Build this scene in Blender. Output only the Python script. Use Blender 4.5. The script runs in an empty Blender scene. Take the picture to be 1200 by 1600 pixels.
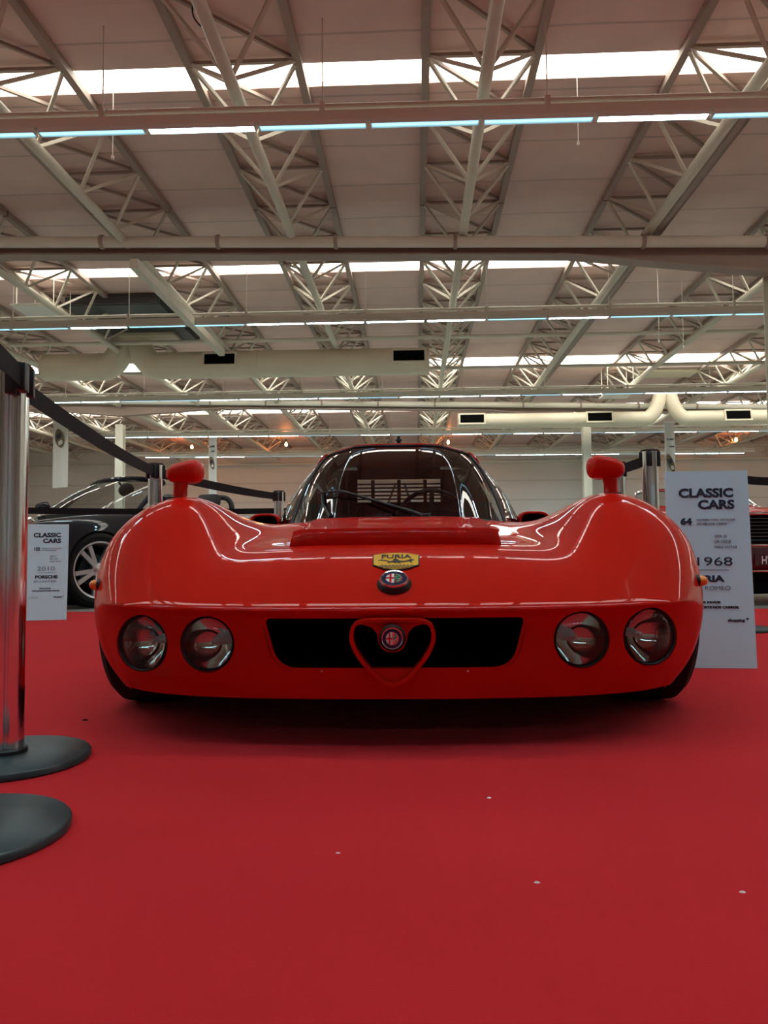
import bpy, bmesh, math, random
from mathutils import Vector, Matrix
random.seed(4)
SC = bpy.context.scene
COL = SC.collection
PI = math.pi
R = math.radians

# ------------------------------------------------------------------ camera
F = 1202.0
CAM = Vector((0, 0, .48))
PITCH, YAW, ROLL = R(2.86), R(2.38), R(-.45)
cam_d = bpy.data.cameras.new('camera')
cam_d.sensor_fit = 'VERTICAL'; cam_d.sensor_height = 36; cam_d.lens = F / 1600 * 36
cam_d.clip_start = .02; cam_d.clip_end = 300
cam = bpy.data.objects.new('camera', cam_d); COL.objects.link(cam)
MR = (Matrix.Rotation(YAW, 3, 'Z') @ Matrix.Rotation(PI / 2 + PITCH, 3, 'X') @ Matrix.Rotation(ROLL, 3, 'Z'))
cam.matrix_world = Matrix.Translation(CAM) @ MR.to_4x4()
SC.camera = cam

def ray(px, py):
    return MR @ Vector(((px - 600) / F, -(py - 800) / F, -1))
def at_y(px, py, Y):                     # where the sight line meets the plane y = Y
    d = ray(px, py); return CAM + d * ((Y - CAM.y) / d.y)
def at_z(px, py, z):                     # ... and the plane z
    d = ray(px, py); return CAM + d * ((z - CAM.z) / d.z)
def px_of(p):
    v = MR.transposed() @ (Vector(p) - CAM)
    if v.z > -.05: return None
    return (600 + F * v.x / -v.z, 800 - F * v.y / -v.z)

# ------------------------------------------------------------------ materials
def new_mat(name):
    m = bpy.data.materials.new(name); m.use_nodes = True
    nt = m.node_tree; b = nt.nodes['Principled BSDF']
    return m, nt, b
def mat(name, col, rough=.5, metal=0, coat=0, noise=0, nscale=8, bump=0, bscale=200, emit=None, es=0, trans=0, ior=1.45, spec=.5, alpha=1, coat_r=.03):
    m, nt, b = new_mat(name)
    b.inputs['Base Color'].default_value = (*col, 1)
    b.inputs['Roughness'].default_value = rough
    b.inputs['Metallic'].default_value = metal
    b.inputs['Coat Weight'].default_value = coat
    b.inputs['Coat Roughness'].default_value = coat_r
    b.inputs['Specular IOR Level'].default_value = spec
    b.inputs['IOR'].default_value = ior
    b.inputs['Transmission Weight'].default_value = trans
    b.inputs['Alpha'].default_value = alpha
    if emit:
        b.inputs['Emission Color'].default_value = (*emit, 1); b.inputs['Emission Strength'].default_value = es
    tc = nt.nodes.new('ShaderNodeTexCoord')
    if noise:
        n = nt.nodes.new('ShaderNodeTexNoise'); n.inputs['Scale'].default_value = nscale; n.inputs['Detail'].default_value = 6
        r = nt.nodes.new('ShaderNodeMapRange'); r.inputs[3].default_value = 1 - noise; r.inputs[4].default_value = 1 + noise
        mx = nt.nodes.new('ShaderNodeVectorMath'); mx.operation = 'SCALE'; mx.inputs[0].default_value = col
        nt.links.new(tc.outputs['Object'], n.inputs['Vector']); nt.links.new(n.outputs['Fac'], r.inputs[0])
        nt.links.new(r.outputs[0], mx.inputs['Scale']); nt.links.new(mx.outputs[0], b.inputs['Base Color'])
    if bump:
        n = nt.nodes.new('ShaderNodeTexNoise'); n.inputs['Scale'].default_value = bscale; n.inputs['Detail'].default_value = 4
        bp = nt.nodes.new('ShaderNodeBump'); bp.inputs['Strength'].default_value = bump; bp.inputs['Distance'].default_value = .01
        nt.links.new(tc.outputs['Object'], n.inputs['Vector']); nt.links.new(n.outputs['Fac'], bp.inputs['Height'])
        nt.links.new(bp.outputs[0], b.inputs['Normal'])
    return m

M = {}
M['red'] = mat('red_gloss_paint', (.55, .009, .003), .5, 0, .48, coat_r=.005, spec=.03)
M['black_paint'] = mat('black_gloss_paint', (.003, .004, .010), .4, 0, .55, spec=.15)
M['maroon_paint'] = mat('maroon_gloss_paint', (.05, .004, .014), .25, 0, 1.0)
M['black'] = mat('black_plastic', (.01, .01, .011), .45)
M['matte_black'] = mat('matte_black', (.004, .004, .004), .9, spec=.1)
M['rubber'] = mat('tyre_rubber', (.008, .008, .008), .75, bump=.15, bscale=60, spec=.25)
M['chrome'] = mat('chrome', (.85, .87, .88), .08, 1)
M['reflector'] = mat('lamp_reflector', (.92, .93, .93), .07, 1)
M['alu'] = mat('brushed_aluminium', (.84, .90, .91), .13, 1)
M['alloy'] = mat('alloy_wheel', (.62, .62, .64), .3, .85)
M['dark_metal'] = mat('dark_green_grey_enamel', (.022, .04, .043), .38, 0, noise=.12, nscale=12)
M['belt'] = mat('black_webbing', (.012, .010, .012), .75, bump=.3, bscale=500, spec=.2)
M['amber'] = mat('amber_lens', (.9, .22, .02), .15, 0, 1.0)
M['yellow'] = mat('yellow_enamel', (.75, .42, .02), .25, 0, .6)
M['ink'] = mat('dark_ink', (.018, .025, .05), .7)
M['ink_grey'] = mat('grey_ink', (.16, .20, .24), .7)
M['board'] = mat('white_foam_board', (.60, .92, 1.0), .6, noise=.03, nscale=3)
M['board_blue'] = mat('pale_board_edge', (.5, .52, .55), .6)
M['banner'] = mat('white_banner_fabric', (.60, .62, .60), .8)
M['steel_cream'] = mat('cream_painted_steel', (.64, .60, .49), .5, noise=.1, nscale=3)
M['steel_dark'] = mat('shop_brown_steel', (.36, .28, .235), .6, noise=.12, nscale=3)
M['duct'] = mat('cream_duct', (.72, .66, .50), .38, noise=.05, nscale=2)
M['housing'] = mat('white_enamel_housing', (.8, .8, .74), .4)
M['white_en'] = mat('white_enamel', (.8, .8, .78), .2, 0, .5)
M['blue_en'] = mat('blue_enamel', (.008, .025, .08), .2, 0, .5)
M['green_en'] = mat('green_enamel', (.01, .2, .07), .2, 0, .5)
M['red_en'] = mat('red_enamel', (.6, .01, .01), .2, 0, .5)
M['leather'] = mat('black_leather', (.02, .019, .02), .5, bump=.2, bscale=80)
M['grey_trim'] = mat('grey_trim', (.10, .095, .10), .6)
M['brown_photo'] = mat('brown_print', (.13, .10, .05), .6, noise=.5, nscale=9)
M['cream_pipe'] = mat('cream_pipe', (.73, .71, .60), .45)

def glass(name, tint, rough=0.0, flutes=False, ior=1.45):
    m, nt, b = new_mat(name); nt.nodes.remove(b)
    out = nt.nodes['Material Output']
    tr = nt.nodes.new('ShaderNodeBsdfTransparent'); tr.inputs[0].default_value = (*tint, 1)
    gl = nt.nodes.new('ShaderNodeBsdfGlossy'); gl.inputs['Roughness'].default_value = rough
    fr = nt.nodes.new('ShaderNodeFresnel'); fr.inputs[0].default_value = ior
    mx = nt.nodes.new('ShaderNodeMixShader')
    nt.links.new(fr.outputs[0], mx.inputs[0]); nt.links.new(tr.outputs[0], mx.inputs[1]); nt.links.new(gl.outputs[0], mx.inputs[2])
    nt.links.new(mx.outputs[0], out.inputs[0])
    if flutes:
        tc = nt.nodes.new('ShaderNodeTexCoord'); w = nt.nodes.new('ShaderNodeTexWave'); w.bands_direction = 'X'
        w.inputs['Scale'].default_value = 55
        bp = nt.nodes.new('ShaderNodeBump'); bp.inputs['Strength'].default_value = .15; bp.inputs['Distance'].default_value = .001
        nt.links.new(tc.outputs['Object'], w.inputs['Vector']); nt.links.new(w.outputs[0], bp.inputs['Height'])
        nt.links.new(bp.outputs[0], gl.inputs['Normal']); nt.links.new(bp.outputs[0], fr.inputs['Normal'])
    return m
M['glass'] = glass('windscreen_glass', (.55, .58, .57), ior=1.6)
M['side_glass'] = glass('side_glass', (.6, .62, .6), ior=1.5)
M['lamp_glass'] = glass('headlamp_glass', (.85, .9, .88), .02, True, ior=1.5)

def tube_mat(nm='fluorescent_tube', c=(.50, .84, 1.0, 1), es=42):
    m, nt, b = new_mat(nm)
    b.inputs['Base Color'].default_value = (.9, .95, 1, 1)
    b.inputs['Emission Color'].default_value = c; b.inputs['Emission Strength'].default_value = es
    return m
M['tube'] = tube_mat(); M['tube_dim'] = tube_mat('dim_fluorescent_tube', (.22, .62, .85, 1), 1.5)
M['skylight'] = mat('translucent_skylight', (.9, .9, .85), .6, emit=(1, .97, .88), es=6.0)

# carpet
m, nt, b = new_mat('red_carpet'); M['carpet'] = m
tc = nt.nodes.new('ShaderNodeTexCoord')
n1 = nt.nodes.new('ShaderNodeTexNoise'); n1.inputs['Scale'].default_value = 1.1; n1.inputs['Detail'].default_value = 5
n2 = nt.nodes.new('ShaderNodeTexNoise'); n2.inputs['Scale'].default_value = 420; n2.inputs['Detail'].default_value = 3
cr = nt.nodes.new('ShaderNodeValToRGB'); cr.color_ramp.elements[0].color = (.48, .013, .017, 1); cr.color_ramp.elements[1].color = (.55, .017, .022, 1)
cr.color_ramp.elements[0].position = .3; cr.color_ramp.elements[1].position = .7
bp = nt.nodes.new('ShaderNodeBump'); bp.inputs['Strength'].default_value = .35; bp.inputs['Distance'].default_value = .003
nt.links.new(tc.outputs['Object'], n1.inputs[0]); nt.links.new(tc.outputs['Object'], n2.inputs[0])
nt.links.new(n1.outputs[0], cr.inputs[0]); nt.links.new(cr.outputs[0], b.inputs['Base Color'])
nt.links.new(n2.outputs[0], bp.inputs['Height']); nt.links.new(bp.outputs[0], b.inputs['Normal'])
b.inputs['Roughness'].default_value = .95; b.inputs['Specular IOR Level'].default_value = .15
b.inputs['Sheen Weight'].default_value = .10; b.inputs['Sheen Tint'].default_value = (1, .35, .4, 1); b.inputs['Sheen Roughness'].default_value = .4

# roof insulation sheet with faint seams
m, nt, b = new_mat('roof_insulation'); M['roof'] = m
tc = nt.nodes.new('ShaderNodeTexCoord'); sp = nt.nodes.new('ShaderNodeSeparateXYZ'); nt.links.new(tc.outputs['Object'], sp.inputs[0])
nz = nt.nodes.new('ShaderNodeTexNoise'); nz.inputs['Scale'].default_value = .5; nt.links.new(tc.outputs['Object'], nz.inputs[0])
ad = nt.nodes.new('ShaderNodeMath'); ad.operation = 'MULTIPLY_ADD'; ad.inputs[1].default_value = .12; nt.links.new(nz.outputs[0], ad.inputs[0]); nt.links.new(sp.outputs['Y'], ad.inputs[2])
mm = nt.nodes.new('ShaderNodeMath'); mm.operation = 'PINGPONG'; mm.inputs[1].default_value = .62; nt.links.new(ad.outputs[0], mm.inputs[0])
cr = nt.nodes.new('ShaderNodeValToRGB'); cr.color_ramp.elements[0].color = (.52, .37, .32, 1); cr.color_ramp.elements[1].color = (.76, .54, .47, 1)
cr.color_ramp.elements[0].position = .005; cr.color_ramp.elements[1].position = .03
nt.links.new(mm.outputs[0], cr.inputs[0])
n3 = nt.nodes.new('ShaderNodeTexNoise'); n3.inputs['Scale'].default_value = 1.3; n3.inputs['Detail'].default_value = 6; nt.links.new(tc.outputs['Object'], n3.inputs[0])
mr = nt.nodes.new('ShaderNodeMapRange'); mr.inputs[3].default_value = .82; mr.inputs[4].default_value = 1.12; nt.links.new(n3.outputs[0], mr.inputs[0])
vs = nt.nodes.new('ShaderNodeVectorMath'); vs.operation = 'SCALE'; nt.links.new(cr.outputs[0], vs.inputs[0]); nt.links.new(mr.outputs[0], vs.inputs['Scale'])
nt.links.new(vs.outputs[0], b.inputs['Base Color']); b.inputs['Roughness'].default_value = .55
bp = nt.nodes.new('ShaderNodeBump'); bp.inputs['Strength'].default_value = .6; bp.inputs['Distance'].default_value = .05
nt.links.new(mm.outputs[0], bp.inputs['Height']); nt.links.new(bp.outputs[0], b.inputs['Normal'])

# corrugated wall sheet: horizontal seams
m, nt, b = new_mat('wall_panel'); M['wall'] = m
tc = nt.nodes.new('ShaderNodeTexCoord'); sp = nt.nodes.new('ShaderNodeSeparateXYZ'); nt.links.new(tc.outputs['Object'], sp.inputs[0])
mm = nt.nodes.new('ShaderNodeMath'); mm.operation = 'PINGPONG'; mm.inputs[1].default_value = .55; nt.links.new(sp.outputs['Z'], mm.inputs[0])
cr = nt.nodes.new('ShaderNodeValToRGB'); cr.color_ramp.elements[0].color = (.70, .66, .60, 1); cr.color_ramp.elements[1].color = (.84, .80, .74, 1)
cr.color_ramp.elements[0].position = .02; cr.color_ramp.elements[1].position = .06
nt.links.new(mm.outputs[0], cr.inputs[0]); nt.links.new(cr.outputs[0], b.inputs['Base Color']); b.inputs['Roughness'].default_value = .6
M['concrete'] = mat('pale_floor', (.34, .36, .33), .35, noise=.1, nscale=2)

# ------------------------------------------------------------------ mesh helpers
def link_mesh(name, me, m, parent=None, sharp=35):
    if m is not None:
        for mm_ in (m if isinstance(m, (list, tuple)) else [m]): me.materials.append(mm_)
    o = bpy.data.objects.new(name, me); COL.objects.link(o)
    if parent is not None: o.parent = parent
    me.update()
    if sharp is not None and len(me.polygons):
        me.polygons.foreach_set('use_smooth', [True] * len(me.polygons))
        me.set_sharp_from_angle(angle=R(sharp))
    return o

class MB:
    def __init__(s): s.v = []; s.f = []; s.mi = []; s.cur = 0
    def add(s, vs, fs):
        n = len(s.v); s.v += [Vector(v) for v in vs]; s.f += [tuple(i + n for i in f) for f in fs]; s.mi += [s.cur] * len(fs); return s
    def box(s, x0, x1, y0, y1, z0, z1, M4=None):
        vs = [Vector((x, y, z)) for x in (x0, x1) for y in (y0, y1) for z in (z0, z1)]
        if M4 is not None: vs = [M4 @ v for v in vs]
        return s.add(vs, [(0, 1, 3, 2), (4, 6, 7, 5), (0, 4, 5, 1), (2, 3, 7, 6), (0, 2, 6, 4), (1, 5, 7, 3)])
    def bar(s, a, b, w, h=None, up=(0, 0, 1)):      # rectangular bar a->b
        h = h or w; a = Vector(a); b = Vector(b); d = (b - a).normalized()
        r = d.cross(Vector(up))
        if r.length < 1e-4: r = d.cross(Vector((1, 0, 0)))
        r.normalize(); u = r.cross(d)
        vs = [p + r * (sx * w / 2) + u * (sz * h / 2) for p in (a, b) for sx in (-1, 1) for sz in (-1, 1)]
        return s.add(vs, [(0, 1, 3, 2), (4, 6, 7, 5), (0, 4, 5, 1), (2, 3, 7, 6), (0, 2, 6, 4), (1, 5, 7, 3)])
    def tube(s, pts, r, n=12, cap=True, closed=False):
        pts = [Vector(p) for p in pts]; rs = r if isinstance(r, (list, tuple)) else [r] * len(pts)
        N = len(pts); vs = []; u = None
        for i, p in enumerate(pts):
            a = pts[(i - 1) % N] if (closed or i > 0) else p; c = pts[(i + 1) % N] if (closed or i < N - 1) else p
            d = (c - a).normalized()
            if u is None:
                u = d.cross(Vector((0, 0, 1)))
                if u.length < 1e-3: u = d.cross(Vector((1, 0, 0)))
            u = (u - d * u.dot(d)).normalized(); w = d.cross(u)
            vs += [p + (u * math.cos(2 * PI * k / n) + w * math.sin(2 * PI * k / n)) * rs[i] for k in range(n)]
        fs = []
        for i in range(N if closed else N - 1):
            j = (i + 1) % N
            fs += [(i * n + k, i * n + (k + 1) % n, j * n + (k + 1) % n, j * n + k) for k in range(n)]
        if cap and not closed: fs += [tuple(range(n))[::-1], tuple((N - 1) * n + k for k in range(n))]
        return s.add(vs, fs)
    def lathe(s, prof, n=32, M4=None, close=False):          # prof: (r, h) about local Z
        vs = []; fs = []; K = len(prof)
        for r, h in prof:
            for k in range(n):
                v = Vector((r * math.cos(2 * PI * k / n), r * math.sin(2 * PI * k / n), h)); vs.append(M4 @ v if M4 is not None else v)
        for i in range(K if close else K - 1):
            j = (i + 1) % K
            fs += [(i * n + k, i * n + (k + 1) % n, j * n + (k + 1) % n, j * n + k) for k in range(n)]
        if not close:
            fs += [tuple(range(n))[::-1], tuple((K - 1) * n + k for k in range(n))]
        return s.add(vs, fs)
    def prism(s, poly, d0, d1, M4=None):                      # poly in local XY, extruded along local Z
        n = len(poly); vs = [Vector((x, y, d)) for d in (d0, d1) for x, y in poly]
        if M4 is not None: vs = [M4 @ v for v in vs]
        return s.add(vs, [tuple(range(n))[::-1], tuple(range(n, 2 * n))] + [(k, (k + 1) % n, n + (k + 1) % n, n + k) for k in range(n)])
    def build(s, name, m, parent=None, sharp=35, bevel=0, fix=True):
        me = bpy.data.meshes.new(name); me.from_pydata([tuple(v) for v in s.v], [], s.f)
        me.polygons.foreach_set('material_index', s.mi)
        if fix or bevel:
            bm = bmesh.new(); bm.from_mesh(me)
            if fix: bmesh.ops.recalc_face_normals(bm, faces=bm.faces)
            if bevel:
                es = [e for e in bm.edges if len(e.link_faces) == 2 and e.calc_face_angle() > R(30)]
                bmesh.ops.bevel(bm, geom=es, offset=bevel, segments=2, profile=.6, affect='EDGES', clamp_overlap=True)
            bm.to_mesh(me); bm.free()
        return link_mesh(name, me, m, parent, sharp)

def frame(o, x, y):                       # matrix with local X, Y given and Z = X x Y
    x = Vector(x).normalized(); y = Vector(y); z = x.cross(y).normalized(); y = z.cross(x)
    m4 = Matrix((x, y, z)).transposed().to_4x4(); m4.translation = Vector(o); return m4
def empty(name, loc=(0, 0, 0), rz=0):
    o = bpy.data.objects.new(name, None); COL.objects.link(o); o.location = loc; o.rotation_euler = (0, 0, rz)
    o.empty_display_size = .2; return o
def tag(o, label, cat, group=None, kind=None):
    if label: o['label'] = label
    if cat: o['category'] = cat
    if group: o['group'] = group
    if kind: o['kind'] = kind
    return o
def struct(o): o['kind'] = 'structure'; return o
def kids(o): return [c for c in COL.objects if c.parent is o]
def copy_tree(o, parent=None):
    c = o.copy(); COL.objects.link(c); c.parent = parent
    for ch in kids(o): copy_tree(ch, c)
    return c
def ordw(i): return ['first', 'second', 'third', 'fourth', 'fifth', 'sixth', 'seventh', 'eighth', 'ninth', 'tenth', 'eleventh', 'twelfth', 'thirteenth', 'fourteenth', 'fifteenth', 'sixteenth', 'seventeenth', 'eighteenth', 'nineteenth', 'twentieth', 'twenty-first', 'twenty-second', 'twenty-third', 'twenty-fourth', 'twenty-fifth', 'twenty-sixth', 'twenty-seventh', 'twenty-eighth', 'twenty-ninth', 'thirtieth', 'thirty-first', 'thirty-second', 'thirty-third', 'thirty-fourth', 'thirty-fifth'][i]
def rrect(w, h, r, n=5):
    out = []
    for cx, cy, a0 in ((w / 2 - r, h / 2 - r, 0), (-w / 2 + r, h / 2 - r, PI / 2), (-w / 2 + r, -h / 2 + r, PI), (w / 2 - r, -h / 2 + r, 1.5 * PI)):
        out += [(cx + r * math.cos(a0 + PI / 2 * k / n), cy + r * math.sin(a0 + PI / 2 * k / n)) for k in range(n + 1)]
    return out

def text_mesh(name, body, size, M4, m, parent=None, bold=0.0, align='LEFT', width=None, depth=.0006, spacing=1.0):
    cu = bpy.data.curves.new(name, 'FONT'); cu.body = body; cu.size = size; cu.offset = bold; cu.extrude = depth
    cu.align_x = align; cu.resolution_u = 3; cu.space_character = spacing
    o = bpy.data.objects.new(name, cu); COL.objects.link(o)
    dg = bpy.context.evaluated_depsgraph_get()
    me = bpy.data.meshes.new_from_object(o.evaluated_get(dg)); bpy.data.objects.remove(o); bpy.data.curves.remove(cu)
    if width:
        xs = [v.co.x for v in me.vertices]; k = width / max(1e-6, max(xs) - min(xs))
        me.transform(Matrix.Scale(k, 4, (1, 0, 0)))
    me.transform(M4); me.materials.clear()
    return link_mesh(name, me, m, parent, 30)

def evaluated(o):
    dg = bpy.context.evaluated_depsgraph_get()
    return bpy.data.meshes.new_from_object(o.evaluated_get(dg))

def boolean_cut(o, cutters):
    for c in cutters:
        md = o.modifiers.new('cut', 'BOOLEAN'); md.operation = 'DIFFERENCE'; md.object = c; md.solver = 'EXACT'
    me = evaluated(o)
    o.modifiers.clear(); old = o.data; o.data = me
    for c in cutters: bpy.data.objects.remove(c)
    return o

def crspline(P, n):                        # Catmull-Rom through points, n samples per span
    P = [Vector(p) for p in P]; out = []
    for i in range(len(P) - 1):
        a = P[max(0, i - 1)]; b = P[i]; c = P[i + 1]; d = P[min(len(P) - 1, i + 2)]
        for k in range(n):
            t = k / n
            out.append(.5 * ((2 * b) + (c - a) * t + (2 * a - 5 * b + 4 * c - d) * t * t + (3 * b - a - 3 * c + d) * t ** 3))
    out.append(P[-1]); return out

# ------------------------------------------------------------------ generic mirrored shell with capped nose and tail
def shell(name, rows, face_front, face_tail, m, parent, thick=.006, levels=3, creases=()):
    """rows: list of lists of half-section points, centre -> sill; the last 5 columns wrap the corner."""
    nc = len(rows[0]); split = nc - 5; idx = {}; vs = []; fs = []
    def V(key, p):
        if key not in idx: idx[key] = len(vs); vs.append(p)
        return idx[key]
    def g(i, j):
        x, y, z = rows[i][abs(j)]
        return V(('s', i, j), (x if j >= 0 else -x, y, z))
    for i in range(len(rows) - 1):
        for j in range(-(nc - 1), nc - 1): fs.append((g(i, j), g(i, j + 1), g(i + 1, j + 1), g(i + 1, j)))
    def cap(tag_, ri, F_, flip):
        def h(k, j):
            if k == 0: return g(ri, j)
            if abs(j) == split: return g(ri, (split + k) * (1 if j > 0 else -1))
            x, y, z = F_[k - 1][abs(j)]
            return V((tag_, k, j), (x if j >= 0 else -x, y, z))
        for k in range(4):
            for j in range(-split, split):
                q = (h(k, j), h(k + 1, j), h(k + 1, j + 1), h(k, j + 1)); fs.append(q[::-1] if flip else q)
    cap('f', 0, face_front, False); cap('t', len(rows) - 1, face_tail, True)
    me = bpy.data.meshes.new(name); me.from_pydata(vs, [], fs); me.update()
    bm = bmesh.new(); bm.from_mesh(me); bmesh.ops.recalc_face_normals(bm, faces=bm.faces)
    # make sure the normals point outwards (up at the top centre)
    top = max(bm.faces, key=lambda f: f.calc_center_median().z)
    if top.normal.z < 0: bmesh.ops.reverse_faces(bm, faces=bm.faces)
    bm.to_mesh(me); bm.free()
    o = link_mesh(name, me, m, None, None)
    md = o.modifiers.new('s', 'SUBSURF'); md.levels = levels; md.render_levels = levels
    md = o.modifiers.new('t', 'SOLIDIFY'); md.thickness = thick; md.offset = -1
    o.data = evaluated(o); o.modifiers.clear()
    return o
def finish_smooth(o, ang=40):
    me = o.data; me.polygons.foreach_set('use_smooth', [True] * len(me.polygons)); me.set_sharp_from_angle(angle=R(ang))

def wheel(parent, loc, axis_sign, r=.29, w=.2, rim=.19, spokes=5, yaw=0, spoke_w=.03):
    """tyre with rim; axis along local X, outer face towards axis_sign."""
    M4 = Matrix.Translation(loc) @ Matrix.Rotation(yaw, 4, 'Z') @ Matrix.Rotation(PI / 2 * axis_sign, 4, 'Y')
    t = MB().lathe([(rim - .004, -w * .46), (rim + .012, -w * .5), (rim + (r - rim) * .55, -w * .54), (r - .022, -w * .5), (r - .004, -w * .40), (r, -w * .2), (r, w * .2), (r - .004, w * .40), (r - .022, w * .5), (rim + (r - rim) * .55, w * .54), (rim + .012, w * .5), (rim - .004, w * .46), (rim - .02, 0)], 56, M4, close=True)
    ty = t.build('tyre', M['rubber'], parent)
    b = MB().lathe([(rim - .015, -w * .45), (rim, -w * .47), (rim + .008, -w * .49), (rim + .008, -w * .45), (rim - .005, 0), (rim + .008, w * .45), (rim + .008, w * .49), (rim - .008, w * .47), (rim - .02, w * .3), (rim - .03, 0)], 48, M4, close=True)
    b.lathe([(.0, w * .10), (.055, w * .12), (.06, w * .36), (.035, w * .40), (0, w * .41)], 24, M4)
    for k in range(spokes):
        for dd in (-.11, .11):
            a = 2 * PI * k / spokes + dd; a2 = 2 * PI * k / spokes + dd * 1.75
            p0 = M4 @ Vector((.045 * math.cos(a), .045 * math.sin(a), w * .30)); p1 = M4 @ Vector(((rim - .012) * math.cos(a2), (rim - .012) * math.sin(a2), w * .40))
            b.bar(p0, p1, spoke_w * .75, spoke_w * .7, up=(M4.to_3x3() @ Vector((0, 0, 1))))
    rm = b.build('rim', M['alloy'], ty)
    hub = MB().lathe([(0, -w * .2), (.13, -w * .2), (.14, w * .02), (0, w * .03)], 24, M4).build('brake_disc', M['dark_metal'], ty)
    return ty

# =================================================================== HALL SHELL
ZR = 6.48            # roof underside
XL, XR, YB, YF = -23.0, 25.0, -13.0, 44.0
struct(MB().box(XL, XR, YB, YF, -.25, -.006).build('floor', M['concrete']))
car_ = MB().box(-9.5, 9.5, -10, 6.2, -.006, 0).build('red_carpet', M['carpet']); tag(car_, 'bright red exhibition carpet laid over the pale hall floor', 'carpet')
struct(MB().box(XL, XR, YF, YF + .2, -.25, ZR + .2).build('wall_back', M['wall']))
struct(MB().box(XL, XR, YB - .2, YB, -.25, ZR + .2).build('wall_front', M['wall']))
struct(MB().box(XL - .2, XL, YB, YF, -.25, ZR + .2).build('wall_left', M['wall']))
struct(MB().box(XR, XR + .2, YB, YF, -.25, ZR + .2).build('wall_right', M['wall']))
# roof with rooflight strips
sky_y = []
for (a, b, pxm) in ((93, 130, 0), (402, 411, 0), (562, 579, 0), (637, 643, 0)):
    ya = at_z(650, a, ZR).y; yb = at_z(650, b, ZR).y; sky_y.append((ya, yb))
sky_y = [(sky_y[0][0], sky_y[0][1]), (15.75, 16.25), (23.9, 25.3), (31.9, 33.0)]
sky_y[0] = (at_z(650, 93, ZR).y, at_z(650, 130, ZR).y)
holes = [(2.6, 3.2)] + sky_y
roof = MB(); y = YB
for a, b in holes:
    roof.box(XL, XR, y, a, ZR, ZR + .06); y = b
roof.box(XL, XR, y, YF, ZR, ZR + .06)
ro = roof.build('ceiling', M['roof']); struct(ro)
names_sky = ['nearest rooflight, widest glowing strip across the top of the photo', 'thin rooflight strip glowing just behind the first roof frame', 'rooflight strip glowing above the large cream duct', 'farthest rooflight strip, thin line above the far wall']
for k, (a, b) in enumerate(holes):
    o = MB().box(XL, XR, a - .02, b + .02, ZR + .06, ZR + .08).build('window_%d' % (k + 1), M['skylight']); struct(o)

# =================================================================== PORTAL FRAMES
COLX = (-10.66, 6.03)
def portal(name, Y, label, hauL=True):
    root = empty(name, (0, Y, 0)); tag(root, label, 'steel frame', 'steel portal frames')
    z1 = 5.70; zb = 5.51
    # rafter: web + flanges, haunched at the columns, in spans
    def web(xs):
        b = MB(); n = len(xs)
        for (x0, za), (x1, zb_) in zip(xs, xs[1:]):
            b.add([(x0, -.06, za), (x1, -.06, zb_), (x1, -.06, z1 - .024 * x1 - .02), (x0, -.06, z1 - .024 * x0 - .02), (x0, .06, za), (x1, .06, zb_), (x1, .06, z1 - .024 * x1 - .02), (x0, .06, z1 - .024 * x0 - .02)], [(0, 1, 2, 3), (4, 7, 6, 5), (0, 4, 5, 1), (3, 2, 6, 7)])
            b.add([(x0, -.14, za - .03), (x1, -.14, zb_ - .03), (x1, .14, zb_ - .03), (x0, .14, za - .03), (x0, -.14, za), (x1, -.14, zb_), (x1, .14, zb_), (x0, .14, za)], [(0, 3, 2, 1), (4, 5, 6, 7), (0, 1, 5, 4), (3, 7, 6, 2)])
        return b
    prof = [(XL, 5.30), (-15, zb), (-13, 5.36), (COLX[0], 5.20), (-8.6, 5.36), (-7, zb), (2.63, zb), (4.2, 5.38), (COLX[1], 5.22), (7.5, 5.38), (9.1, zb), (20, zb), (XR, 5.3)]
    pz = lambda x: -.024 * x - .02
    prof = [(x, z + pz(x)) for x, z in prof]
    web(prof).build('rafter', M['steel_dark'], root)
    MB().bar((XL, 0, z1 + .02 + pz(XL)), (XR, 0, z1 + .02 + pz(XR)), .30, .04).build('top_flange', M['steel_dark'], root)
    # cream tube along the face of the rafter, with its clamps
    c = MB().tube([(XL, -.24, 5.66 + pz(XL)), (XR, -.24, 5.66 + pz(XR))], .095, 14).build('pipe', M['cream_pipe'], root)
    x = XL + .6
    cl = None
    while x < XR:
        if -9 < x < 10:
            o = MB().tube([(x - .03, -.24, 5.66 + pz(x)), (x + .03, -.24, 5.66 + pz(x))], .12, 12).box(x - .02, x + .02, -.24, -.06, 5.66 + pz(x), 5.70 + pz(x)).build('clamp', M['steel_dark'], root) if cl is None else None
            if o: cl = o; cl_x = x
            else:
                d = cl.copy(); COL.objects.link(d); d.parent = root; d.location = (x - cl_x, 0, pz(x) - pz(cl_x))
        x += 3.1 if (int(x * 10) % 2) else 2.0
    for cx in COLX:
        b = MB().box(cx - .14, cx + .14, -.14, -.12, 0, 5.10).box(cx - .14, cx + .14, .12, .14, 0, 5.10).box(cx - .012, cx + .012, -.12, .12, 0, 5.10)
        b.box(cx - .2, cx + .2, -.2, .2, 0, .02)
        b.build('column', M['cream_pipe'], root)
    return root
FR1, FR2 = 12.9, 27.25
portal('portal_frame', FR1, 'nearest brown steel roof frame with a cream pipe along its face')
portal('portal_frame', FR2, 'second brown steel roof frame, farther back above the big duct')
portal('portal_frame', -1.45, 'steel roof frame behind the photographer')

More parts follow.
